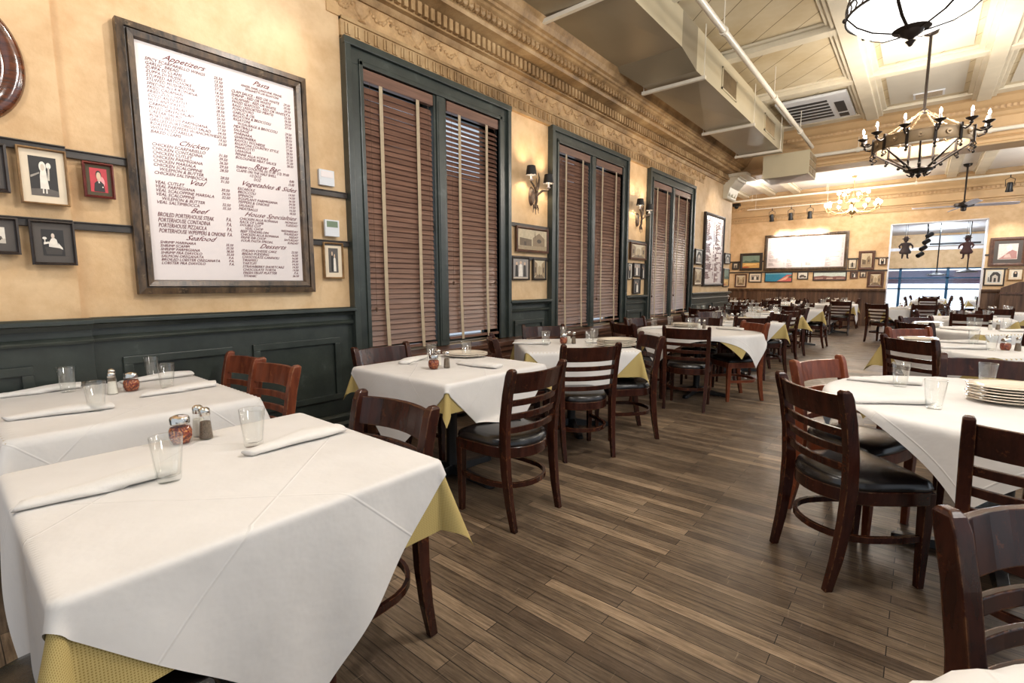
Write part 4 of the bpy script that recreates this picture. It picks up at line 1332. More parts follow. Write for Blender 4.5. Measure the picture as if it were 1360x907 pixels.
# ---- bowl pendant
def bowl_light(x, y, zb, R, label):
    t = thing('pendant_bowl_light', label, 'ceiling light', (x, y, zb))
    prof = [(0.05, .02), (R * .3, .025), (R * .6, .05), (R * .85, .10), (R, .16), (R, .26), (R * .985, .26), (R * .985, .165), (R * .84, .112), (R * .6, .062), (R * .3, .038), (.05, .032)]
    MB().lathe(prof, 56).build('glass_bowl', M['bowl'], t, smooth=True)
    m = MB()
    for z0 in (.155, .225):
        m.lathe([(R + .004, z0), (R + .014, z0), (R + .014, z0 + .014), (R + .004, z0 + .014), (R + .004, z0)], 56)
    for k in range(40):
        a = 2 * pi * k / 40
        m.tube([((R + .009) * cos(a), (R + .009) * sin(a), .16), ((R + .009) * cos(a + .06), (R + .009) * sin(a + .06), .195), ((R + .009) * cos(a), (R + .009) * sin(a), .232)], .005, 5)
    m.build('rim_band', M['iron'], t, smooth=True)
    for k in range(6):
        a = 2 * pi * (k + .3) / 6
        pts = [(r_ * cos(a), r_ * sin(a), z_) for r_, z_ in ((.05, .008), (R * .3, .016), (R * .6, .042), (R * .85, .092), (R + .008, .158))]
        MB().tube(pts, .006, 6, flat=(1.6, .6)).build('strap', M['iron'], t)
        m = MB().sphere(((R + .02) * cos(a), (R + .02) * sin(a), .15), .016, 8, 6).tube([((R + .009) * cos(a), (R + .009) * sin(a), .24), (.05 * cos(a), .05 * sin(a), HC - zb - .06)], .007, 6)
        m.build('support_chain', M['iron'], t)
    MB().lathe([(.0, -.085), (.010, -.08), (.018, -.065), (.030, -.05), (.012, -.042), (.02, -.03), (.045, -.015), (.06, -.005), (.07, .012), (.10, .02), (.11, .026), (0, .03)], 24).build('finial', M['iron'], t, smooth=True)
    MB().lathe([(.0, 0), (.09, 0), (.08, -.04), (.03, -.06), (0, -.06)], 24, (0, 0, HC - zb)).build('ceiling_canopy', M['iron'], t, smooth=True)
    m = MB()
    for k in range(3):
        a = 2 * pi * k / 3
        m.sphere((.18 * cos(a), .18 * sin(a), .2), .045, 10, 8)
    m.build('bulbs', M['globe'], t, smooth='all')
    lamp('bowl_light', 'POINT', (0, 0, .42), 18, (1, .96, .9), .2, parent=t)
    return t


bowl_light(-.175, 4.42, 2.975, .37, 'large white glass bowl ceiling light with a dark finial, nearest the camera')


# ---- ring chandelier with candle bulbs
def ring_chandelier(x, y, z, R, label):
    t = thing('ring_chandelier', label, 'chandelier', (x, y, z))
    MB().lathe([(R - .012, 0), (R, 0), (R + .006, .015), (R, .03), (R, .125), (R + .006, .14), (R, .155), (R - .012, .155), (R - .012, 0)], 60).build('ring_band', M['band'], t, smooth=True)
    N = 12
    for k in range(N):
        a = 2 * pi * (k + .5) / N
        ca, sa = cos(a), sin(a)
        # strap clasping the band
        m = MB()
        m.box(R - .02, R + .018, -.014, .014, -.02, .175)
        m.tube([(R + .01, 0, -.01), (R + .03, 0, -.05), (R - .01, 0, -.075), (R - .03, 0, -.05), (R - .01, 0, -.035)], .008, 6)
        m.tube([(R + .01, 0, .12), (R + .06, 0, .09), (R + .11, 0, .11), (R + .12, 0, .16)], .010, 6)
        m.lathe([(.012, 0), (.03, .012), (.055, .03), (.06, .036), (.012, .03)], 12, (R + .12, 0, .155))
        m.sphere((R + .12, 0, .14), .02, 8, 6)
        m.sphere((R + .02, 0, -.085), .018, 8, 6)
        b = m.build('candle_arm', M['iron'], t, smooth=True)
        b.rotation_euler = (0, 0, a)
        c = MB().tube([(R + .12, 0, .185), (R + .12, 0, .255)], .013, 10).build('candle_sleeve', M['board'], b, smooth=True)
        MB().lathe([(.006, 0), (.014, .018), (.012, .04), (.003, .065)], 10, (R + .12, 0, .255), cap=True).build('flame_bulb', M['bulb'], b, smooth='all')
        # rosette between
        a2 = 2 * pi * k / N
        m = MB().tube([(R, 0, .078), (R + .016, 0, .078)], .03, 12).sphere((R + .018, 0, .078), .013, 8, 6)
        m.build('rosette', M['band'], t, smooth=True).rotation_euler = (0, 0, a2)
    for k in range(8):
        a = 2 * pi * k / 8
        m = MB().tube([(R - .01, 0, .01), (R * .6, 0, -.12), (R * .2, 0, -.26)], [.009, .013, .016], 6)
        m.tube([(R * .2, 0, -.26), (R * .12, 0, -.30), (R * .17, 0, -.33), (R * .24, 0, -.30)], .008, 6)
        m.sphere((R * .42, 0, -.215), .02, 8, 6)
        m.build('spoke', M['iron'], t, smooth=True).rotation_euler = (0, 0, a)
    MB().lathe([(.0, -.36), (.012, -.35), (.03, -.32), (.015, -.30), (.14, -.27), (.15, -.255), (.14, -.24), (.03, -.235), (0, -.23)], 20).build('lower_boss', M['iron'], t, smooth=True)
    for k in range(6):
        a = 2 * pi * k / 6
        m = MB()
        L_ = 16
        p0, p1 = Vector((R, 0, .14)), Vector((.03, 0, .46))
        for j in range(L_):
            q0, q1 = p0.lerp(p1, j / L_), p0.lerp(p1, (j + .85) / L_)
            m.tube([tuple(q0), tuple(q1)], .012 if j % 2 else .008, 5)
        m.build('chain', M['band'], t).rotation_euler = (0, 0, a)
    MB().lathe([(.0, .43), (.04, .44), (.045, .47), (.02, .50), (0, .50)], 14).tube([(0, 0, .48), (0, 0, HC - z - .03)], .016, 8).build('rod', M['iron'], t, smooth=True)
    MB().lathe([(0, 0), (.08, 0), (.07, -.04), (.02, -.06), (0, -.06)], 20, (0, 0, HC - z)).build('ceiling_canopy', M['iron'], t, smooth=True)
    for a in (0, 2.1, 4.2):
        lamp('chandelier_light', 'POINT', (R * cos(a) * .7, R * sin(a) * .7, .36), 46, (1, .90, .78), .12, parent=t)
    return t


ring_chandelier(-.13, 8.3, 3.00, .50, 'iron and brass ring chandelier with flame bulbs hung on a long dark rod')


# ---- far brass chandelier
def brass_chandelier(x, y, z, label):
    t = thing('brass_chandelier', label, 'chandelier', (x, y, z))
    m = MB().lathe([(0, -.22), (.012, -.2), (.035, -.17), (.012, -.14), (.05, -.11), (.09, -.07), (.11, -.02), (.08, .04), (.035, .08), (.02, .14), (.05, .18), (.06, .22), (.03, .27), (.018, .34), (.03, .40), (.012, .46), (.008, HF - z - .04)], 20)
    m.lathe([(0, 0), (.07, 0), (.05, -.05), (0, -.06)], 16, (0, 0, HF - z))
    m.build('stem', M['brass'], t, smooth=True)
    for n, R, z0 in ((12, .62, 0.0), (6, .34, .30)):
        for k in range(n):
            a = 2 * pi * (k + .25) / n
            m = MB().tube([(.05, 0, z0 + .02), (R * .35, 0, z0 - .08), (R * .7, 0, z0 - .09), (R * .95, 0, z0 - .02), (R, 0, z0 + .06)], .010, 6)
            m.lathe([(.01, 0), (.035, .012), (.04, .02), (.012, .02)], 10, (R, 0, z0 + .05)).tube([(R, 0, z0 + .06), (R, 0, z0 + .13)], .012, 6)
            b = m.build('arm', M['brass'], t, smooth=True)
            b.rotation_euler = (0, 0, a)
            MB().sphere((R, 0, z0 + .175), .05, 10, 8).build('globe_bulb', M['globe'], b, smooth='all')
    lamp('chandelier_light', 'POINT', (0, 0, .2), 150, (1, .92, .8), .5, parent=t)
    return t


brass_chandelier(-1.62, 16.7, 3.33, 'pale brass chandelier with round white bulbs in front of the far wall')
# ---- ceiling fan
t = thing('ceiling_fan', 'dark ceiling fan with pale blades above the far doorway', 'ceiling fan', (.68, 16.9, 3.24))
MB().lathe([(0, HF - 3.24), (.09, HF - 3.24), (.075, HF - 3.24 - .05), (.02, HF - 3.24 - .08), (.016, .12), (.03, .10), (.10, .07), (.19, .055), (.20, .0), (.19, -.03), (.06, -.05), (.055, -.12), (.03, -.14), (0, -.14)], 24).build('motor_and_rod', M['iron'], t, smooth=True)
for k in range(4):
    a = radians(12) + k * pi / 2
    m = MB()
    ring = []
    for r_, w_ in ((.18, .035), (.28, .065), (.5, .085), (.92, .095), (1.0, .075), (1.03, .03)):
        ring.append([(r_, -w_, .022), (r_, w_, -.022), (r_, w_, -.030), (r_, -w_, .014)])
    m.loft(ring)
    m.build('blade', M['blade'], t, bevel=.002).rotation_euler = (0, 0, a)
# ---- black spotlights on the far wall rails
def spot_can(x, y, z, label, tz):
    t = thing('spotlight', label, 'spotlight', (x, y, z), 0, 'black spotlights before the far wall')
    m = MB().lathe([(.0, .15), (.045, .15), (.06, .12), (.06, .0), (.075, -.06), (.072, -.075), (.05, -.06), (.0, -.055)], 16)
    b = m.build('can', M['black'], t, smooth=True)
    b.rotation_euler = (tz, 0, 0)
    MB().lathe([(0, 0), (.045, 0), (.03, -.01), (0, -.012)], 14, (0, 0, -.06), cap=False).build('lens', M['globe'], b)
    MB().tube([(-.075, 0, .05), (-.085, 0, .22), (0, 0, .27), (.085, 0, .22), (.075, 0, .05)], .008, 6).tube([(0, 0, .26), (0, 0, .36)], .012, 6).build('yoke', M['black'], t)
    return t
spot_can(-3.85, 17.7, 3.37, 'left of the three black spotlights before the far wall', .3)
spot_can(-3.31, 17.7, 3.37, 'middle of the three black spotlights before the far wall', .25)
spot_can(-2.79, 17.7, 3.37, 'right of the three black spotlights before the far wall', .2)
spot_can(1.50, 17.35, 3.62, 'lone black spotlight near the right edge beside the fan', .3)
t = thing('security_camera', 'small dark camera dome high in the far left corner', 'camera', (-5.0, 17.9, 3.9))
MB().box(-.12, .12, -.08, .08, 0, .1).build('mount', M['black'], t, bevel=.02)
MB().sphere((0, 0, -.01), .07, 12, 8).build('dome', M['black'], t, smooth='all')

# ---- wall sconces
def sconce(y, z, label):
    t = thing('wall_sconce', label, 'wall lamp', (XW + .004, y, z), 0, 'antler wall sconces between the windows')
    m = MB().loft([[(0, .05 * sin(a) * 1, .0 + .11 * cos(a)) for a in [2 * pi * k / 14 for k in range(14)]], [(.03, .035 * sin(a), .085 * cos(a)) for a in [2 * pi * k / 14 for k in range(14)]]])
    m.build('back_plate', M['antler'], t, smooth=True)
    m = MB()
    m.tube([(.05, 0, -.14), (.07, .01, -.06), (.08, -.005, .03), (.09, .02, .12), (.08, .05, .20), (.07, .045, .26)], [.012, .018, .02, .016, .010, .004], 8)
    m.tube([(.08, 0, .02), (.10, -.06, .08), (.12, -.12, .10), (.12, -.16, .13)], [.015, .013, .011, .009], 8)
    m.tube([(.08, 0, .0), (.11, .07, .06), (.13, .13, .07), (.13, .17, .09)], [.015, .013, .011, .009], 8)
    m.tube([(.08, 0, .06), (.10, -.03, .14), (.09, -.02, .19)], [.01, .008, .003], 6)
    for k in range(6):
        a = k * 1.05
        m.tube([(.05, 0, -.10), (.07 + .01 * cos(a), .045 * sin(a), -.12 - .03 * cos(a)), (.07, .06 * sin(a), -.18 + .03 * cos(a))], [.01, .008, .003], 6)
    m.build('antler_branch', M['antler'], t, smooth=True)
    for (yy, zz) in ((-.16, .14), (.17, .10)):
        c = MB().tube([(.125, yy, zz), (.125, yy, zz + .07)], .011, 8).lathe([(.02, 0), (.028, .008), (.01, .012)], 10, (.125, yy, zz))
        c = c.build('candle_sleeve', M['board'], t, smooth=True)
        MB().lathe([(.005, 0), (.014, .02), (.010, .045), (.002, .065)], 8, (.125, yy, zz + .07), cap=True).build('bulb', M['bulb'], c, smooth='all')
        s = MB().lathe([(.062, .055), (.048, .155), (.0465, .155), (.0605, .055), (.062, .055)], 24, (.125, yy, zz))
        s.build('lamp_shade', M['shade'], t, smooth=True)
        lamp('sconce_light', 'POINT', (.125, yy, zz + .105), 14, (1, .80, .55), .02, parent=t)
    return t
sconce(4.60, 2.31, 'twin-shaded antler wall sconce between the nearest and middle windows')
sconce(7.36, 2.31, 'twin-shaded antler wall sconce between the middle and farthest windows')

# ---- hanging puppets in the doorway
def puppet(x, y, z, h, mat, label, face=0.0):
    t = thing('hanging_puppet', label, 'puppet', (x, y, z), face)
    s = h / .6
    m = MB()
    m.lathe([(.0, .10), (.13, .12), (.15, .17), (.10, .26), (.085, .32), (.11, .38), (.10, .43), (.035, .45), (.03, .47)], 12, (0, 0, 0), s, s * .7)
    m.sphere((0, 0, .52 * s), .06 * s, 12, 8)
    for q in (-1, 1):
        m.tube([(q * .055 * s, 0, .14 * s), (q * .06 * s, 0, .03 * s), (q * .065 * s, 0, .0), (q * .075 * s, -.04 * s, -.01)], [.03 * s, .022 * s, .02 * s, .018 * s], 8)
        m.tube([(q * .09 * s, 0, .42 * s), (q * .16 * s, -.02, .34 * s), (q * .15 * s, -.07, .27 * s)], [.028 * s, .022 * s, .018 * s], 8)
    m.build('body', M[mat], t, smooth=True)
    MB().lathe([(.09, .545), (.10, .555), (.06, .57), (.045, .62), (0, .63)], 12, (0, 0, 0), s, s).build('hat', M['puppetdark'], t, smooth=True)
    for q in (-1, 1):
        MB().tube([(q * .03, 0, .6 * s), (q * .02, 0, 3.03 - z if y < 19 else 3.3 - z)], .004, 5).build('string', M['black'], t)
puppet(-.43, 18.62, 2.05, .6, 'puppetdark', 'dark puppet with a hat hanging at the left of the far doorway', .3)
puppet(.90, 18.62, 2.0, .6, 'puppetred', 'dark red puppet hanging at the right of the far doorway', -.5)
for x, y, zb, lab in ((.35, 20.5, 1.55, 'left thin black pendant lamp hanging in the front room'), (1.02, 19.9, 1.62, 'right black pendant lamp with a wide shade hanging in the front room')):
    t = thing('pendant_lamp', lab, 'pendant lamp', (x, y, zb))
    MB().tube([(0, 0, .1), (0, 0, 3.3 - zb)], .016, 8).build('rod', M['black'], t)
    MB().lathe([(.02, .14), (.03, .11), (.10, .07), (.24, .03), (.25, .01), (.20, .0), (0, .02)], 20).build('shade', M['black'], t, smooth=True)
t = thing('track_light_cluster', 'black track lights hanging in the far doorway between the puppets', 'spotlight', (.02, 19.4, 2.05))
MB().tube([(0, 0, 1.25), (.03, 0, .8), (-.03, 0, .3)], .02, 8).build('pole', M['black'], t)
for k in range(4):
    m = MB().tube([(-.06 * k + .12, -.02, .72 - k * .19), (-.06 * k + .02, -.14, .64 - k * .19)], .065, 12)
    m.build('lamp_head', M['black'], t)
# wooden counter partition at the right before the far wall
t = thing('wood_partition', 'brown boarded partition with a sloped top at the right before the far wall', 'partition', (2.55, 17.9, 0))
MB().loft([[(-.95, 0, 0), (.95, 0, 0), (.95, 0, 1.34), (-.62, 0, 1.34), (-.95, 0, 1.18)], [(-.95, .06, 0), (.95, .06, 0), (.95, .06, 1.34), (-.62, .06, 1.34), (-.95, .06, 1.18)]]).build('boards', M['wains'], t)
MB().box(-.97, .97, -.03, .09, 1.02, 1.07).build('rail', M['ledge'], t)


# ================================================================== FURNITURE
def chair_proto(mat, label):
    t = thing('dining_chair', label, 'chair', (0, 0, -50))
    Wm = M[mat]
    path = [(-.226, 0, .014, .017), (-.198, .14, .016, .021), (-.178, .30, .018, .024), (-.170, .45, .019, .026), (-.178, .60, .019, .025), (-.200, .74, .019, .024), (-.224, .84, .018, .025), (-.232, .866, .017, .021), (-.234, .876, .011, .012)]
    for s in (-1, 1):
        rings = []
        for y, z, hx, hy in path:
            x = s * (.196 + .022 * (z / .86))
            rings.append([(x - hx, y - hy, z), (x + hx, y - hy, z), (x + hx, y + hy, z), (x - hx, y + hy, z)])
        MB().loft(rings).build('rear_post', Wm, t, bevel=.004)
        rings = []
        for z, hh in ((0, .014), (.2, .018), (.43, .022)):
            x, y = s * .190, .182
            rings.append([(x - hh, y - hh, z), (x + hh, y - hh, z), (x + hh, y + hh, z), (x - hh, y + hh, z)])
        MB().loft(rings).build('leg', Wm, t, bevel=.003)

    def yb(z):
        for k in range(len(path) - 1):
            if path[k][1] <= z <= path[k + 1][1]:
                f = (z - path[k][1]) / (path[k + 1][1] - path[k][1])
                return path[k][0] * (1 - f) + path[k + 1][0] * f
        return path[-1][0]

    def slat(z0, z1, th, bow, name):
        rings = []
        N = 9
        for k in range(N):
            u = -1 + 2 * k / (N - 1)
            zc = (z0 + z1) / 2
            x = u * (.196 + .022 * zc / .86 - .004)
            b = -bow * (1 - u * u)
            y0_, y1_ = yb(z0) + b, yb(z1) + b
            rings.append([(x, y0_ - th / 2, z0), (x, y0_ + th / 2, z0), (x, y1_ + th / 2, z1), (x, y1_ - th / 2, z1)])
        MB().loft(rings).build(name, Wm, t, bevel=.003)
    slat(.742, .850, .018, .052, 'crest_rail')
    for zc in (.688, .614, .540):
        slat(zc - .017, zc + .017, .016, .044, 'slat')

    def outline(k, n=14):
        # D-shaped seat: straight front, rounded back
        pts = [(-.205 * k, .195 * k), (-.10 * k, .206 * k), (0, .210 * k), (.10 * k, .206 * k), (.205 * k, .195 * k), (.218 * k, .16 * k), (.214 * k, .06 * k)]
        arc = []
        for i in range(n + 1):
            a = pi * i / n
            arc.append((.210 * k * cos(a), -.02 * k - .208 * k * sin(a) ** .9))
        return pts + arc + [(-.214 * k, .06 * k), (-.218 * k, .16 * k)]

    def ring(k, z):
        return [(x, y, z) for x, y in outline(k)]
    MB().loft([ring(.97, .375), ring(1.0, .38), ring(1.0, .435), ring(.98, .44)]).build('seat_frame', Wm, t, smooth=True)
    m = MB()
    m.loft([ring(.985, .438), ring(1.0, .444), ring(1.0, .452), ring(.985, .458), ring(.975, .470), ring(.93, .482), ring(.80, .491), ring(.5, .497), ring(.15, .498)])
    m.build('seat_cushion', M['vinyl'], t, smooth='all')
    o_ = outline(.95)
    seq = o_[5:]
    pts = [(.19, .185, .225)] + [(x, y, .225) for x, y in seq[1:-1]] + [(-.19, .185, .225)]
    MB().sweep_rect(pts, .016, .028).build('stretcher', Wm, t, smooth=True)
    return t


proto_dark = chair_proto('mahog', 'dark wood ladder-back dining chair with black vinyl seat')
proto_red = chair_proto('mahog_red', 'reddish worn ladder-back dining chair with black vinyl seat')
used = {'d': False, 'r': False}


def chair(bx, by, fx, fy, label, v='d', group='ladder-back dining chairs'):
    L_ = hypot(fx, fy)
    fx, fy = fx / L_, fy / L_
    cx, cy = bx + fx * .226, by + fy * .226
    rz = atan2(fy, fx) - pi / 2
    p = proto_dark if v == 'd' else proto_red
    if not used[v]:
        used[v] = True
        p.location = (cx, cy, 0)
        p.rotation_euler = (0, 0, rz)
        p['label'] = label
        p['group'] = group
        return p
    return dup(p, (cx, cy, 0), rz, label, group)


# ---- tables
tp = {}


def table(kind, cx, cy, half, rot, label):
    key = (kind, round(half, 3))
    if key in tp:
        return dup(tp[key], (cx, cy, 0), rot, label, 'pedestal dining tables')
    t = thing('dining_table', label, 'table', (cx, cy, 0), rot, 'pedestal dining tables')
    if kind == 'sq':
        MB().box(-half, half, -half, half, .722, .752).build('tabletop', M['tablewood'], t, bevel=.004)
    elif kind == 'rect':
        MB().box(-half * 1.2, half * 1.2, -half, half, .722, .752).build('tabletop', M['tablewood'], t, bevel=.004)
    else:
        MB().lathe([(0, .722), (half - .004, .722), (half, .728), (half, .746), (half - .004, .752), (0, .752)], 48).build('tabletop', M['tablewood'], t, smooth=True)
    MB().lathe([(.05, .03), (.045, .07), (.038, .10), (.038, .68), (.05, .71), (.0, .715)], 20, cap=True).build('column', M['castiron'], t, smooth=True)
    for k in range(4):
        m = MB()
        rings = []
        for r_, w_, z0, z1 in ((.02, .04, .02, .085), (.12, .034, .012, .062), (.26, .03, .006, .045), (.34, .034, 0, .038), (.372, .028, 0, .034), (.385, .012, 0, .026)):
            rings.append([(r_, -w_, z0), (r_, w_, z0), (r_, w_ * .7, z1), (r_, -w_ * .7, z1)])
        m.loft(rings)
        m.build('base_foot', M['castiron'], t, bevel=.003).rotation_euler = (0, 0, k * pi / 2)
    m = MB()
    for k in range(2):
        m.box(-.25, .25, -.02, .02, .70, .722, rz=k * pi / 2)
    m.build('top_bracket', M['castiron'], t)
    tp[key] = t
    return t


def drape(kind, half, s, ang, off, zt, n=48, seed=0, lim=None, f0=.05, f1=.34, hx=None, xmin=None):
    """square cloth of half side s, turned by ang about the table, laid on a table top and hanging over its edge"""
    rnd = random.Random(seed)
    ph = [rnd.uniform(0, 6.28) for _ in range(4)]
    hx = hx or half
    hy = half
    vs, uvs, fs = [], [], []
    rr = .014
    for j in range(n + 1):
        for i in range(n + 1):
            u = s * (2 * i / n - 1)
            v = s * (2 * j / n - 1)
            x = u * cos(ang) - v * sin(ang)
            y = u * sin(ang) + v * cos(ang)
            if kind == 'ro':
                r = hypot(x, y)
                th = atan2(y, x)
                d = max(0.0, r - half)
                nx, ny = (cos(th), sin(th)) if r > 1e-6 else (1, 0)
                px, py = (nx * half, ny * half) if d > 0 else (x, y)
                fl = f0 + .10 + .10 * sin(th * 9 + ph[0])
                e = th * half
            else:
                px = max(-hx, min(hx, x))
                py = max(-hy, min(hy, y))
                dx, dy = x - px, y - py
                d = hypot(dx, dy)
                if d > 0:
                    nx, ny = dx / d, dy / d
                    a2 = abs(2 * nx * ny)
                    fl = f0 + (f1 - f0) * a2 ** .8 + .05 * sin(4 * atan2(abs(ny), abs(nx)) + ph[2]) * a2
                    e = px + py * 1.7
                    fl += .035 * sin(7 * e + ph[0]) + .02 * sin(15 * e + ph[1])
                else:
                    nx = ny = fl = e = 0
            if d <= 0:
                z = zt + .0012 * sin(9 * x + ph[3]) * sin(8 * y + ph[0])
                vs.append((x, y, z))
            else:
                al = min(d, rr * pi / 2)
                out = rr * sin(al / rr)
                dn = rr * (1 - cos(al / rr))
                rest = d - al
                fl = max(.01, min(.85, fl))
                out += fl * rest + .0
                dn += rest * math.sqrt(1 - fl * fl)
                out += off
                z = zt - dn
                X, Y = px + nx * out, py + ny * out
                if lim:
                    for (ax, ay, ar, az) in lim:
                        if hypot(X - ax, Y - ay) < ar and z < az:
                            ex = az - z
                            z = az + .004 * sin(30 * (X + Y))
                            X += nx * ex * .55
                            Y += ny * ex * .55
                if xmin is not None:
                    X = max(X, xmin + off)
                vs.append((X, Y, z))
            uvs.append((u, v))
    for j in range(n):
        for i in range(n):
            a = j * (n + 1) + i
            fs.append((a, a + 1, a + n + 2, a + n + 1))
    me = bpy.data.meshes.new('cloth')
    me.from_pydata(vs, [], fs)
    ul = me.uv_layers.new(name='uv')
    for p in me.polygons:
        p.use_smooth = True
        for li in p.loop_indices:
            ul.data[li].uv = uvs[me.loops[li].vertex_index]
    return me


def cloths(kind, cx, cy, half, rot, where, wang=pi / 4, ws=.635, ysz=.655, seed=0, lim=None, n=48, hx=None, yf1=.34, warg={}, xmin=None):
    for nm, s, an, off, zt, mt, lab, grp in (
            ('underlay_cloth', ysz, 0.0, .004, .7555, 'yellow', 'yellow dotted underlay cloth on %s' % where, 'yellow underlay cloths'),
            ('tablecloth', ws, wang, .009, .7590, 'cloth', 'white tablecloth laid over %s' % where, 'white tablecloths')):
        a_ = dict(f1=yf1)
        if nm == 'tablecloth':
            a_.update(warg)
        me = drape(kind, half, s, an, off, zt, n, seed, lim, hx=hx, xmin=xmin, **a_)
        me.materials.append(M[mt])
        o = bpy.data.objects.new(nm, me)
        COL.objects.link(o)
        o.location = (cx, cy, 0)
        o.rotation_euler = (0, 0, rot)
        tag(o, lab, 'tablecloth' if nm == 'tablecloth' else 'underlay cloth', grp)


# ---- tableware prototypes (hidden below ground until first used)
ZT = .7605
PR = {}


def proto_glass():
    t = thing('drinking_glass', 'clear glass tumbler', 'glass', (0, 0, -50))
    m = MB().lathe([(0, 0), (.027, 0), (.0285, .004), (.040, .125), (.0398, .127), (.0385, .125), (.0275, .018), (.020, .014), (0, .0135)], 28)
    m.build('tumbler', M['glass'], t, smooth='all')
    return t


def proto_shaker(nm, content, label):
    t = thing(nm, label, 'shaker', (0, 0, -50))
    MB().lathe([(0, 0), (.0215, 0), (.0225, .003), (.0155, .084), (.0155, .088)], 16).build('glass_body', M['shakerglass'], t, smooth=True)
    MB().lathe([(0, .003), (.0198, .003), (.0205, .006), (.0160, .062), (0, .063)], 14).build('contents', M[content], t, smooth=True)
    MB().lathe([(.0165, .084), (.0172, .086), (.0172, .098), (.0160, .106), (.010, .112), (0, .114)], 18).build('lid', M['chrome'], t, smooth=True)
    return t


def proto_jar():
    t = thing('pepper_flake_jar', 'glass jar of red pepper flakes', 'jar', (0, 0, -50))
    MB().lathe([(0, 0), (.026, 0), (.031, .004), (.0355, .025), (.0355, .045), (.030, .062), (.0265, .070), (.0265, .078)], 24).build('glass_body', M['shakerglass'], t, smooth='all')
    MB().lathe([(0, .003), (.025, .003), (.0330, .024), (.0335, .046), (.029, .058), (0, .060)], 20).build('contents', M['flakes'], t, smooth='all')
    MB().lathe([(.028, .070), (.030, .072), (.030, .088), (.027, .094), (.015, .099), (0, .100)], 24).build('lid', M['chrome'], t, smooth=True)
    return t


def proto_plate():
    t = thing('plate', 'oval cream china plate', 'plate', (0, 0, -50))
    MB().lathe([(0, 0), (.115, 0), (.125, .004), (.165, .014), (.190, .017), (.192, .020), (.188, .022), (.160, .019), (.125, .010), (.110, .0065), (0, .006)], 40, (0, 0, 0), .90, .68).build('china', M['plate'], t, smooth='all')
    return t


def proto_napkin(seed):
    rnd = random.Random(seed)
    t = thing('rolled_napkin', 'rolled white linen napkin', 'napkin', (0, 0, -50))
    rings = []
    N, S = 26, 20
    ph = rnd.uniform(0, 6)
    for k in range(N + 1):
        u = k / N
        x = -.165 + .33 * u
        wid = .017 + .024 * min(1, u * 1.5) - .008 * max(0, u - .75) * 4
        hgt = .009 + .007 * min(1, u * 1.6) - .003 * max(0, u - .8) * 5
        seam = 2 * pi * (u * .9) + ph
        rg = []
        for q in range(S):
            a = 2 * pi * q / S
            da = (a - seam) % (2 * pi)
            st = 1 + .26 * (1 - da / (2 * pi))
            yy = wid * cos(a) * st + .004 * sin(8 * u + ph)
            zz = hgt * (sin(a) * st + 1)
            zz = max(.0, zz)
            rg.append((x + .010 * cos(a - seam), yy, zz))
        rings.append(rg)
    m = MB().loft(rings)
    m.build('linen', M['napkin'], t, smooth='all')
    fl = MB()
    pts0 = [(.05 + .02 * i, .030, .006) for i in range(6)]
    fl.loft([[(.02 + .13 * i / 6, .030, .004) for i in range(7)], [(.03 + .135 * i / 6, .047 + .004 * sin(i), .003) for i in range(7)], [(.045 + .12 * i / 6, .062 - .010 * abs(i - 3) / 3, .0015) for i in range(7)]], False, False)
    fl.build('loose_fold', M['napkin'], t, smooth='all')
    return t


PR['glass'] = proto_glass()
PR['pepper'] = proto_shaker('pepper_shaker', 'pepper', 'glass pepper shaker with chrome lid')
PR['salt'] = proto_shaker('salt_shaker', 'salt', 'glass salt shaker with chrome lid')
PR['jar'] = proto_jar()
PR['plate'] = proto_plate()
PR['napkin'] = proto_napkin(1)
PR['napkin2'] = proto_napkin(5)
PUSED = set()
GRP = {'glass': 'clear tumblers on the tables', 'pepper': 'pepper shakers on the tables', 'salt': 'salt shakers on the tables', 'jar': 'jars of pepper flakes on the tables',
       'plate': 'cream plates stacked on the tables', 'napkin': 'rolled napkins on the tables', 'napkin2': 'rolled napkins on the tables'}


def put(kind, x, y, label, z=ZT, rz=0.0, group=None):
    p = PR[kind]
    g = group or GRP[kind]
    if kind not in PUSED:
        PUSED.add(kind)
        p.location = (x, y, z)
        p.rotation_euler = (0, 0, rz)
        p['label'] = label
        p['group'] = g
        return p
    return dup(p, (x, y, z), rz, label, g)


def napkin(p, q, label, k=0):
    (x0, y0), (x1, y1) = p, q
    o = put('napkin' if k % 2 == 0 else 'napkin2', (x0 + x1) / 2, (y0 + y1) / 2, label, ZT, atan2(y1 - y0, x1 - x0))
    return o


def plates(x, y, n, where, rz=0.0, group=None):
    for k in range(n):
        pos = 'the only plate' if n == 1 else ('topmost plate' if k == n - 1 else ('bottom plate' if k == 0 else ['second', 'third', 'fourth', 'fifth'][k - 1] + ' plate from the bottom'))
        put('plate', x + .004 * sin(k * 2.3), y + .004 * cos(k * 1.7), '%s, cream oval china, on %s' % (pos, where) if n == 1 else '%s of the stack on %s' % (pos, where), ZT + k * .0125, rz, group)


# ------------------------------------------------------------------ table layout
T_ = []
# near left tables
W0 = 'the long table in the left corner under the menu board'
table('rect', -2.93, .56, .42, 0, 'long pedestal table in the left corner under the menu board')
cloths('sq', -2.93, .56, .42, 0, W0, hx=.42 * 1.2, xmin=-.52, wang=pi / 4, ws=.80, ysz=.80, seed=3, n=56, lim=None)
W1 = 'the nearest table at the lower left'
table('sq', -1.55, .535, .43, 0, 'square pedestal table nearest the camera at the lower left')
cloths('sq', -1.55, .535, .43, 0, W1, seed=11, n=150, ws=.665)
W2 = 'the nearest window table'
table('sq', -2.39, 2.22, .44, 0, 'square pedestal table in front of the nearest window')
cloths('sq', -2.39, 2.22, .44, 0, W2, seed=21, lim=[(.62, -.15, .24, .503)], n=80, ws=.675, ysz=.61)
W3 = 'the cornerwise middle window table'
table('sq', -2.38, 3.70, .46, pi / 4, 'square pedestal table standing cornerwise before the middle window')
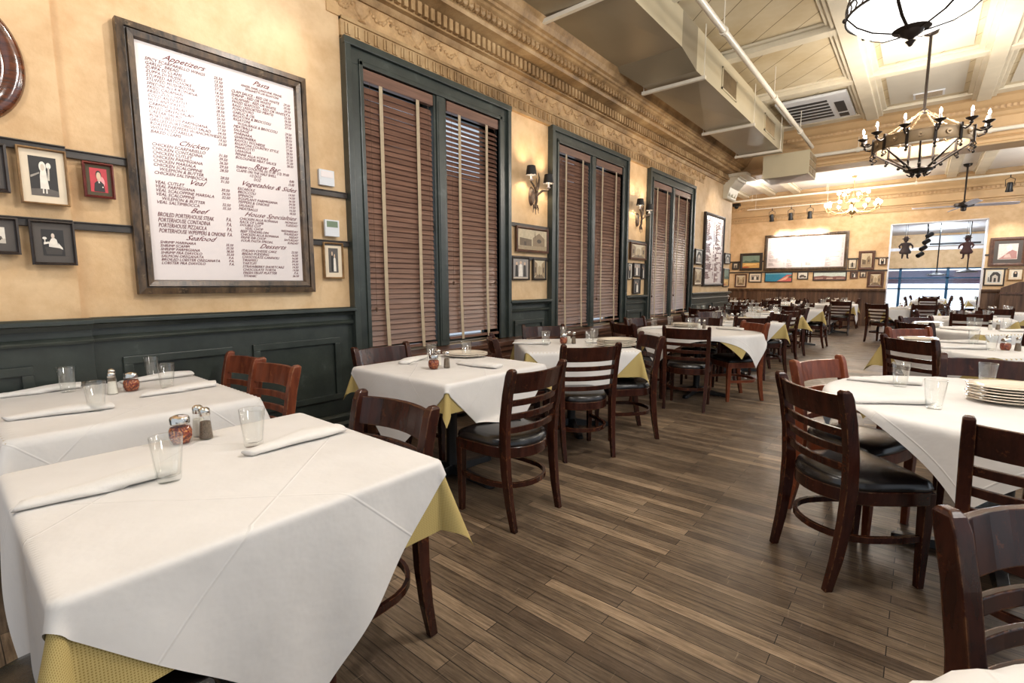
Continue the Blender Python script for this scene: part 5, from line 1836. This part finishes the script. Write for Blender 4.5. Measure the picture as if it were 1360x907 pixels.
cloths('sq', -2.38, 3.70, .46, pi / 4, W3, seed=31, ws=.66, ysz=.68, n=64)
W4 = 'the round left table'
table('ro', -1.98, 5.82, .68, 0, 'round pedestal table before the farthest window')
cloths('ro', -1.98, 5.82, .68, 0.15, W4, seed=41, ws=.74, ysz=.66, wang=radians(20), n=64)
W5 = 'the fifth window table'
table('sq', -2.07, 7.60, .46, pi / 4, 'square cornerwise table, fifth from the camera along the windows')
cloths('sq', -2.07, 7.60, .46, pi / 4, W5, seed=51, ws=.66, ysz=.68)
W6 = 'the sixth window table'
table('sq', -2.15, 9.75, .46, radians(30), 'square skewed table, sixth from the camera along the windows')
cloths('sq', -2.15, 9.75, .46, radians(30), W6, seed=61, ws=.66, ysz=.69, yf1=.5)
W7 = 'the left table below the cross beam'
table('sq', -2.0, 11.9, .46, radians(8), 'square table of the left row below the cross beam')
cloths('sq', -2.0, 11.9, .46, radians(8), W7, seed=71, ws=.66, ysz=.68)
W8 = 'the last table of the left row'
table('sq', -1.75, 15.45, .48, radians(0), 'last square table of the left row before the far wall')
cloths('sq', -1.75, 15.45, .48, 0, W8, seed=81, ws=.72, ysz=.70)
# right tables
R0 = 'the table cut off at the bottom right corner'
table('ro', .66, .41, .735, 0, 'round table cut off at the bottom right corner')
cloths('ro', .66, .41, .735, 0, R0, seed=91, ws=.80, ysz=.50, wang=radians(30))
R1 = 'the near right round table'
table('ro', .36, 3.08, .70, 0, 'round pedestal table nearest on the right side')
cloths('ro', .36, 3.08, .70, 0, R1, seed=101, ws=.71, ysz=.53, wang=radians(-104 + 45), n=72)
R2 = 'the second right table'
table('sq', .45, 5.65, .48, pi / 4, 'square cornerwise table, second on the right side')
cloths('sq', .45, 5.65, .48, pi / 4, R2, seed=111, ws=.67, ysz=.70)
R3 = 'the third right table'
table('sq', .52, 7.85, .48, pi / 4, 'square cornerwise table, third on the right side')
cloths('sq', .52, 7.85, .48, pi / 4, R3, seed=121, ws=.67, ysz=.69)
R4 = 'the fourth right table'
table('sq', .62, 10.45, .48, 0, 'square table, fourth on the right side')
cloths('sq', .62, 10.45, .48, 0, R4, seed=131, ws=.68, ysz=.69)
R5 = 'the table before the doorway'
table('sq', -.28, 14.0, .46, radians(20), 'square table before the left side of the doorway')
cloths('sq', -.28, 14.0, .46, radians(20), R5, seed=141, ws=.74, ysz=.70)
R6 = 'the fifth right table'
table('sq', 1.05, 12.7, .46, 0, 'square table, fifth on the right side')
cloths('sq', 1.05, 12.7, .46, 0, R6, seed=151, ws=.66, ysz=.66)
INNER = [(-3.02, 9.55, 'the wall table past the windows'), (-2.98, 11.55, 'the wall corner table'),
         (-3.55, 13.6, 'the first far left table'), (-3.1, 15.3, 'the middle far left table'), (-4.5, 15.6, 'the inmost far left table'), (-3.2, 17.1, 'the left far wall table'),
         (-1.9, 17.35, 'the centre far wall table')]
for i, (x, y, wh) in enumerate(INNER):
    table('sq', x, y, .40, 0, 'square pedestal table, ' + wh.replace('the table ', '').replace('the ', '', 1))
    cloths('sq', x, y, .40, 0, wh, seed=200 + i, ws=.60, ysz=.60, n=32)
FRONT = [(.2, 20.6, 'the nearest front room table'), (1.6, 21.6, 'the right front room table'), (.3, 23.2, 'the street window table')]
for i, (x, y, wh) in enumerate(FRONT):
    table('sq', x, y, .40, 0, 'square pedestal table, ' + wh.replace('the ', '', 1))
    cloths('sq', x, y, .40, 0, wh, seed=230 + i, ws=.60, ysz=.60, n=32)

# ------------------------------------------------------------------ chairs
CH = [
    (-3.17, 1.225, .02, -1, 'left of two reddish worn chairs at the end of the corner table', 'r'),
    (-2.73, 1.21, .04, -1, 'right of two reddish worn chairs at the end of the corner table', 'r'),
    (-1.505, 1.10, 0, -1, 'dark chair pushed in on the far side of the nearest left table', 'd'),
    (-1.28, -.10, 0, 1, 'dark chair on the camera side of the nearest left table, mostly under its cloth', 'd'),
    (-2.935, 2.06, 1, 0, 'dark chair between the wall and the table at the nearest window', 'd'),
    (-1.545, 2.07, -1, .03, 'dark chair on the aisle side of the table at the nearest window', 'd'),
    (-1.80, 3.055, -.83, .55, 'dark chair seen from behind at the cornerwise table before the middle window', 'd'),
    (-2.72, 3.02, .70, .72, 'dark chair seen edge-on between the first two window tables', 'd'),
    (-3.06, 4.19, .79, -.62, 'dark chair under the middle window facing the room', 'd'),
    (-1.76, 3.98, -.68, -.73, 'dark chair seen edge-on at the far aisle side of the cornerwise table', 'd'),
    (-1.79, 4.90, -.2, .98, 'dark chair seen from behind at the round table before the farthest window', 'd'),
    (-1.42, 6.02, -.68, -.74, 'reddish orange chair on the aisle side of the round left table', 'r'),
    (-2.55, 5.0, .5, .86, 'dark chair at the wall side of the round left table, nearest the camera', 'd'),
    (-2.86, 5.95, 1, -.1, 'dark chair under the farthest window at the round left table', 'd'),
    (-2.2, 6.65, .2, -1, 'dark chair on the far side of the round left table', 'd'),
    (-1.69, 7.02, -.62, .78, 'dark chair seen from behind at the fifth window table', 'd'),
    (-1.56, 8.08, -.72, -.70, 'dark chair on the far aisle side of the fifth window table', 'd'),
    (-2.55, 7.08, .7, .7, 'dark chair on the near wall side of the fifth window table', 'd'),
    (-2.58, 8.12, .7, -.7, 'dark chair on the far wall side of the fifth window table', 'd'),
    (-1.62, 9.2, -.9, .42, 'dark chair seen from behind at the sixth window table', 'd'),
    (-1.65, 10.25, -.8, -.6, 'dark chair on the far side of the sixth window table', 'd'),
    (-2.55, 9.2, .6, .8, 'dark chair on the near wall side of the sixth window table', 'd'),
    (-1.42, 11.75, -1, .05, 'dark chair seen from the side below the cross beam', 'd'),
    (-2.0, 11.28, 0, 1, 'dark chair on the camera side of the table below the cross beam', 'd'),
    (-2.0, 12.52, 0, -1, 'dark chair on the far side of the table below the cross beam', 'd'),
    (-1.52, 14.75, -.1, 1, 'dark chair seen from behind at the last table before the far wall', 'd'),
    (-1.95, 16.1, 0, -1, 'dark chair on the far side of the last table of the left row', 'd'),
    (-2.38, 15.45, 1, 0, 'dark chair on the wall side of the last table of the left row', 'd'),
    (-.345, 2.49, .74, .67, 'dark worn chair standing free at the near right round table', 'd'),
    (-.425, 3.29, .92, -.39, 'dark chair with a grey seat behind the nearest free-standing right chair', 'r'),
    (.37, 2.12, 0.05, 1, 'dark chair on the camera side of the near right round table, back to the camera', 'd'),
    (.36, 3.99, 0, -1, 'dark chair on the far side of the near right round table', 'd'),
    (.235, 1.36, .69, -.72, 'worn chair cut off at the lower right edge, nearest the camera', 'd'),
    (-.045, 5.06, .66, .75, 'dark chair seen from behind at the second right table', 'd'),
    (-.06, 6.2, .72, -.70, 'reddish chair behind the plates of the second right table', 'r'),
    (.93, 6.2, -.7, -.7, 'dark chair on the far right side of the second right table', 'd'),
    (-.03, 7.2, .7, .7, 'dark chair seen from behind at the third right table', 'd'),
    (-.02, 8.4, .7, -.7, 'dark chair behind the plates of the third right table', 'd'),
    (.60, 9.85, 0, 1, 'dark chair on the camera side of the fourth right table', 'd'),
    (-.02, 10.45, 1, 0, 'dark chair on the aisle side of the fourth right table', 'd'),
    (.62, 11.1, 0, -1, 'dark chair on the far side of the fourth right table', 'd'),
    (-.72, 13.35, .5, .87, 'dark chair seen from behind standing before the doorway', 'd'),
    (.1, 13.5, -.4, .9, 'dark chair on the camera side of the table before the doorway', 'd'),
    (.40, 14.3, -1, -.3, 'dark chair on the right side of the table before the doorway', 'd'),
    (1.05, 12.08, 0, 1, 'dark chair on the camera side of the fifth right table', 'd'),
    (.43, 12.7, 1, 0, 'dark chair on the aisle side of the fifth right table', 'd'),
]
for c_ in CH:
    chair(*c_)
for i, (x, y, wh) in enumerate(INNER):
    for (dx, dy, side) in ((.55, 0, 'aisle'), (0, -.56, 'camera')) + (((0, .56, 'far'),) if y < 17 else ()):
        chair(x + dx, y + dy, -dx, -dy, 'dark chair on the %s side of %s' % (side, wh))
for i, (x, y, wh) in enumerate(FRONT):
    for (dx, dy, side) in ((-.56, 0, 'left'), (0, -.56, 'camera'), (.56, 0, 'right')):
        chair(x + dx, y + dy, -dx, -dy, 'dark chair on the %s side of %s' % (side, wh))

# ------------------------------------------------------------------ tableware
for p, lb in (((-3.29, .42), 'tumbler at the wall end of the corner table, nearer the left edge'), ((-3.38, .80), 'tumbler at the wall end of the corner table, beside a rolled napkin'),
              ((-3.02, .775), 'tumbler behind the shakers on the corner table'), ((-2.70, .43), 'tumbler at the near edge of the corner table')):
    put('glass', p[0], p[1], lb)
put('salt', -3.05, .553, 'salt shaker on the corner table')
put('pepper', -3.16, .575, 'pepper shaker behind the salt on the corner table')
put('jar', -3.06, .632, 'jar of red pepper flakes on the corner table')
napkin((-3.36, .16), (-3.38, .48), 'rolled napkin by the wall at the left edge of the corner table', 0)
napkin((-2.765, .16), (-2.72, .48), 'rolled napkin along the near side of the corner table, left', 1)
napkin((-3.32, .66), (-3.34, .96), 'rolled napkin by the wall at the right end of the corner table', 1)
napkin((-2.86, .63), (-2.87, .95), 'rolled napkin pointing at the two reddish chairs on the corner table', 0)
put('glass', -1.562, .387, 'tumbler nearest the camera on the lower left table')
put('glass', -1.69, .664, 'tumbler behind a rolled napkin on the lower left table')
put('jar', -1.905, .515, 'jar of red pepper flakes on the lower left table')
put('pepper', -1.90, .590, 'pepper shaker on the lower left table')
put('salt', -1.955, .586, 'salt shaker hidden behind the pepper on the lower left table')
napkin((-1.63, .115), (-1.62, .40), 'rolled napkin left of the nearest tumbler on the lower left table', 0)
napkin((-1.60, .60), (-1.625, .94), 'rolled napkin at the right end of the lower left table', 1)
put('glass', -2.63, 2.26, 'tumbler behind the shakers on %s' % W2)
put('glass', -2.52, 2.50, 'tumbler standing by the plates on %s' % W2)
put('jar', -2.36, 2.045, 'jar of red pepper flakes on %s' % W2)
put('pepper', -2.324, 2.125, 'pepper shaker on %s' % W2)
put('salt', -2.43, 2.145, 'salt shaker on %s' % W2)
napkin((-2.37, 2.28), (-2.06, 2.32), 'rolled napkin pointing to the aisle on %s' % W2, 0)
napkin((-2.78, 2.33), (-2.66, 2.05), 'rolled napkin on the wall side of %s' % W2, 1)
plates(-2.60, 2.56, 2, W2, .6)
put('glass', -2.516, 3.481, 'left tumbler on %s' % W3)
put('glass', -2.64, 3.95, 'tumbler behind the shakers on %s' % W3)
put('glass', -2.195, 3.693, 'front right tumbler on %s' % W3)
put('glass', -2.325, 4.0, 'back right tumbler on %s' % W3)
put('jar', -2.455, 3.673, 'jar of red pepper flakes on %s' % W3)
put('salt', -2.457, 3.76, 'salt shaker on %s' % W3)
put('pepper', -2.39, 3.74, 'pepper shaker on %s' % W3)
napkin((-2.77, 3.40), (-2.57, 3.55), 'rolled napkin at the left corner of %s' % W3, 0)
napkin((-2.30, 3.90), (-2.10, 4.0), 'rolled napkin at the right corner of %s' % W3, 1)
plates(-1.99, 3.80, 5, W3, .8)
put('glass', -2.482, 5.70, 'left tumbler on %s' % W4)
put('glass', -2.42, 6.05, 'back left tumbler on %s' % W4)
put('glass', -2.09, 5.86, 'middle tumbler on %s' % W4)
put('salt', -2.03, 5.97, 'salt shaker on %s' % W4)
put('pepper', -1.98, 6.0, 'pepper shaker on %s' % W4)
napkin((-2.52, 5.50), (-2.38, 5.72), 'rolled napkin at the left of %s' % W4, 0)
napkin((-1.86, 6.1), (-1.55, 6.05), 'rolled napkin at the right of %s' % W4, 1)
plates(-2.25, 6.12, 3, W4, .3)
put('glass', -.047, 3.251, 'back left tumbler on %s' % R1)
put('glass', .081, 2.762, 'front tumbler beside a rolled napkin on %s' % R1)
put('glass', .30, 3.50, 'tumbler behind the plates on %s' % R1)
napkin((-.25, 3.30), (.02, 3.36), 'farther rolled napkin on %s' % R1, 0)
napkin((-.20, 2.66), (.05, 2.86), 'nearer rolled napkin on %s' % R1, 1)
napkin((.42, 3.50), (.68, 3.44), 'rolled napkin behind the plates of %s' % R1, 1)
plates(.36, 3.12, 6, R1, .5)
put('glass', .393, 5.9, 'back tumbler on %s' % R2)
put('glass', .473, 5.479, 'front tumbler on %s' % R2)
put('jar', .562, 5.56, 'jar of red pepper flakes on %s' % R2)
put('pepper', .635, 5.58, 'pepper shaker on %s' % R2)
put('salt', .59, 5.72, 'salt shaker on %s' % R2)
napkin((.20, 5.98), (.45, 6.02), 'farther rolled napkin on %s' % R2, 0)
napkin((.18, 5.40), (.43, 5.56), 'nearer rolled napkin on %s' % R2, 1)
plates(.02, 5.80, 3, R2, .8)
put('glass', .50, 8.15, 'back tumbler on %s' % R3)
put('glass', .553, 7.95, 'front tumbler on %s' % R3)
put('glass', .81, 8.10, 'right tumbler on %s' % R3)
put('salt', .657, 7.92, 'salt shaker on %s' % R3)
put('pepper', .726, 7.98, 'pepper shaker on %s' % R3)
napkin((.25, 7.75), (.50, 7.65), 'rolled napkin on the aisle side of %s' % R3, 0)
napkin((.75, 7.75), (1.0, 7.85), 'rolled napkin on the right side of %s' % R3, 1)
plates(.10, 8.0, 4, R3, .8)


def standard(cx, cy, rot, where, n_pl, seed):
    rnd = random.Random(seed)
    def P(a, b):
        return (cx + a * cos(rot) - b * sin(rot), cy + a * sin(rot) + b * cos(rot))
    for (a, b, s_) in ((-.22, -.16, 'left near'), (.20, -.20, 'right near'), (-.20, .20, 'left far'), (.22, .16, 'right far')):
        x, y = P(a + rnd.uniform(-.03, .03), b + rnd.uniform(-.03, .03))
        put('glass', x, y, '%s tumbler on %s' % (s_, where))
    for kd, a, b in (('salt', -.04, .02), ('pepper', .04, .0), ('jar', .0, .09)):
        x, y = P(a, b)
        put(kd, x, y, '%s on %s' % ({'salt': 'salt shaker', 'pepper': 'pepper shaker', 'jar': 'jar of red pepper flakes'}[kd], where))
    napkin(P(-.30, -.30), P(-.02, -.27), 'near rolled napkin on %s' % where, 0)
    napkin(P(.02, .30), P(.30, .27), 'far rolled napkin on %s' % where, 1)
    if n_pl:
        x, y = P(.0, -.14)
        plates(x, y - .02, n_pl, where, .4)


standard(-2.07, 7.60, pi / 4, W5, 4, 1)
standard(-2.15, 9.75, radians(30), W6, 3, 2)
standard(-2.0, 11.9, radians(8), W7, 0, 3)
standard(-1.75, 15.45, 0, W8, 3, 4)
standard(.62, 10.45, 0, R4, 3, 5)
standard(-.28, 14.0, radians(20), R5, 0, 6)
standard(1.05, 12.7, 0, R6, 4, 7)
for i, (x, y, wh) in enumerate(INNER):
    standard(x, y, 0, wh, 2 if i % 2 == 0 else 0, 20 + i)
for i, (x, y, wh) in enumerate(FRONT[:2]):
    standard(x, y, 0, wh, 0, 40 + i)
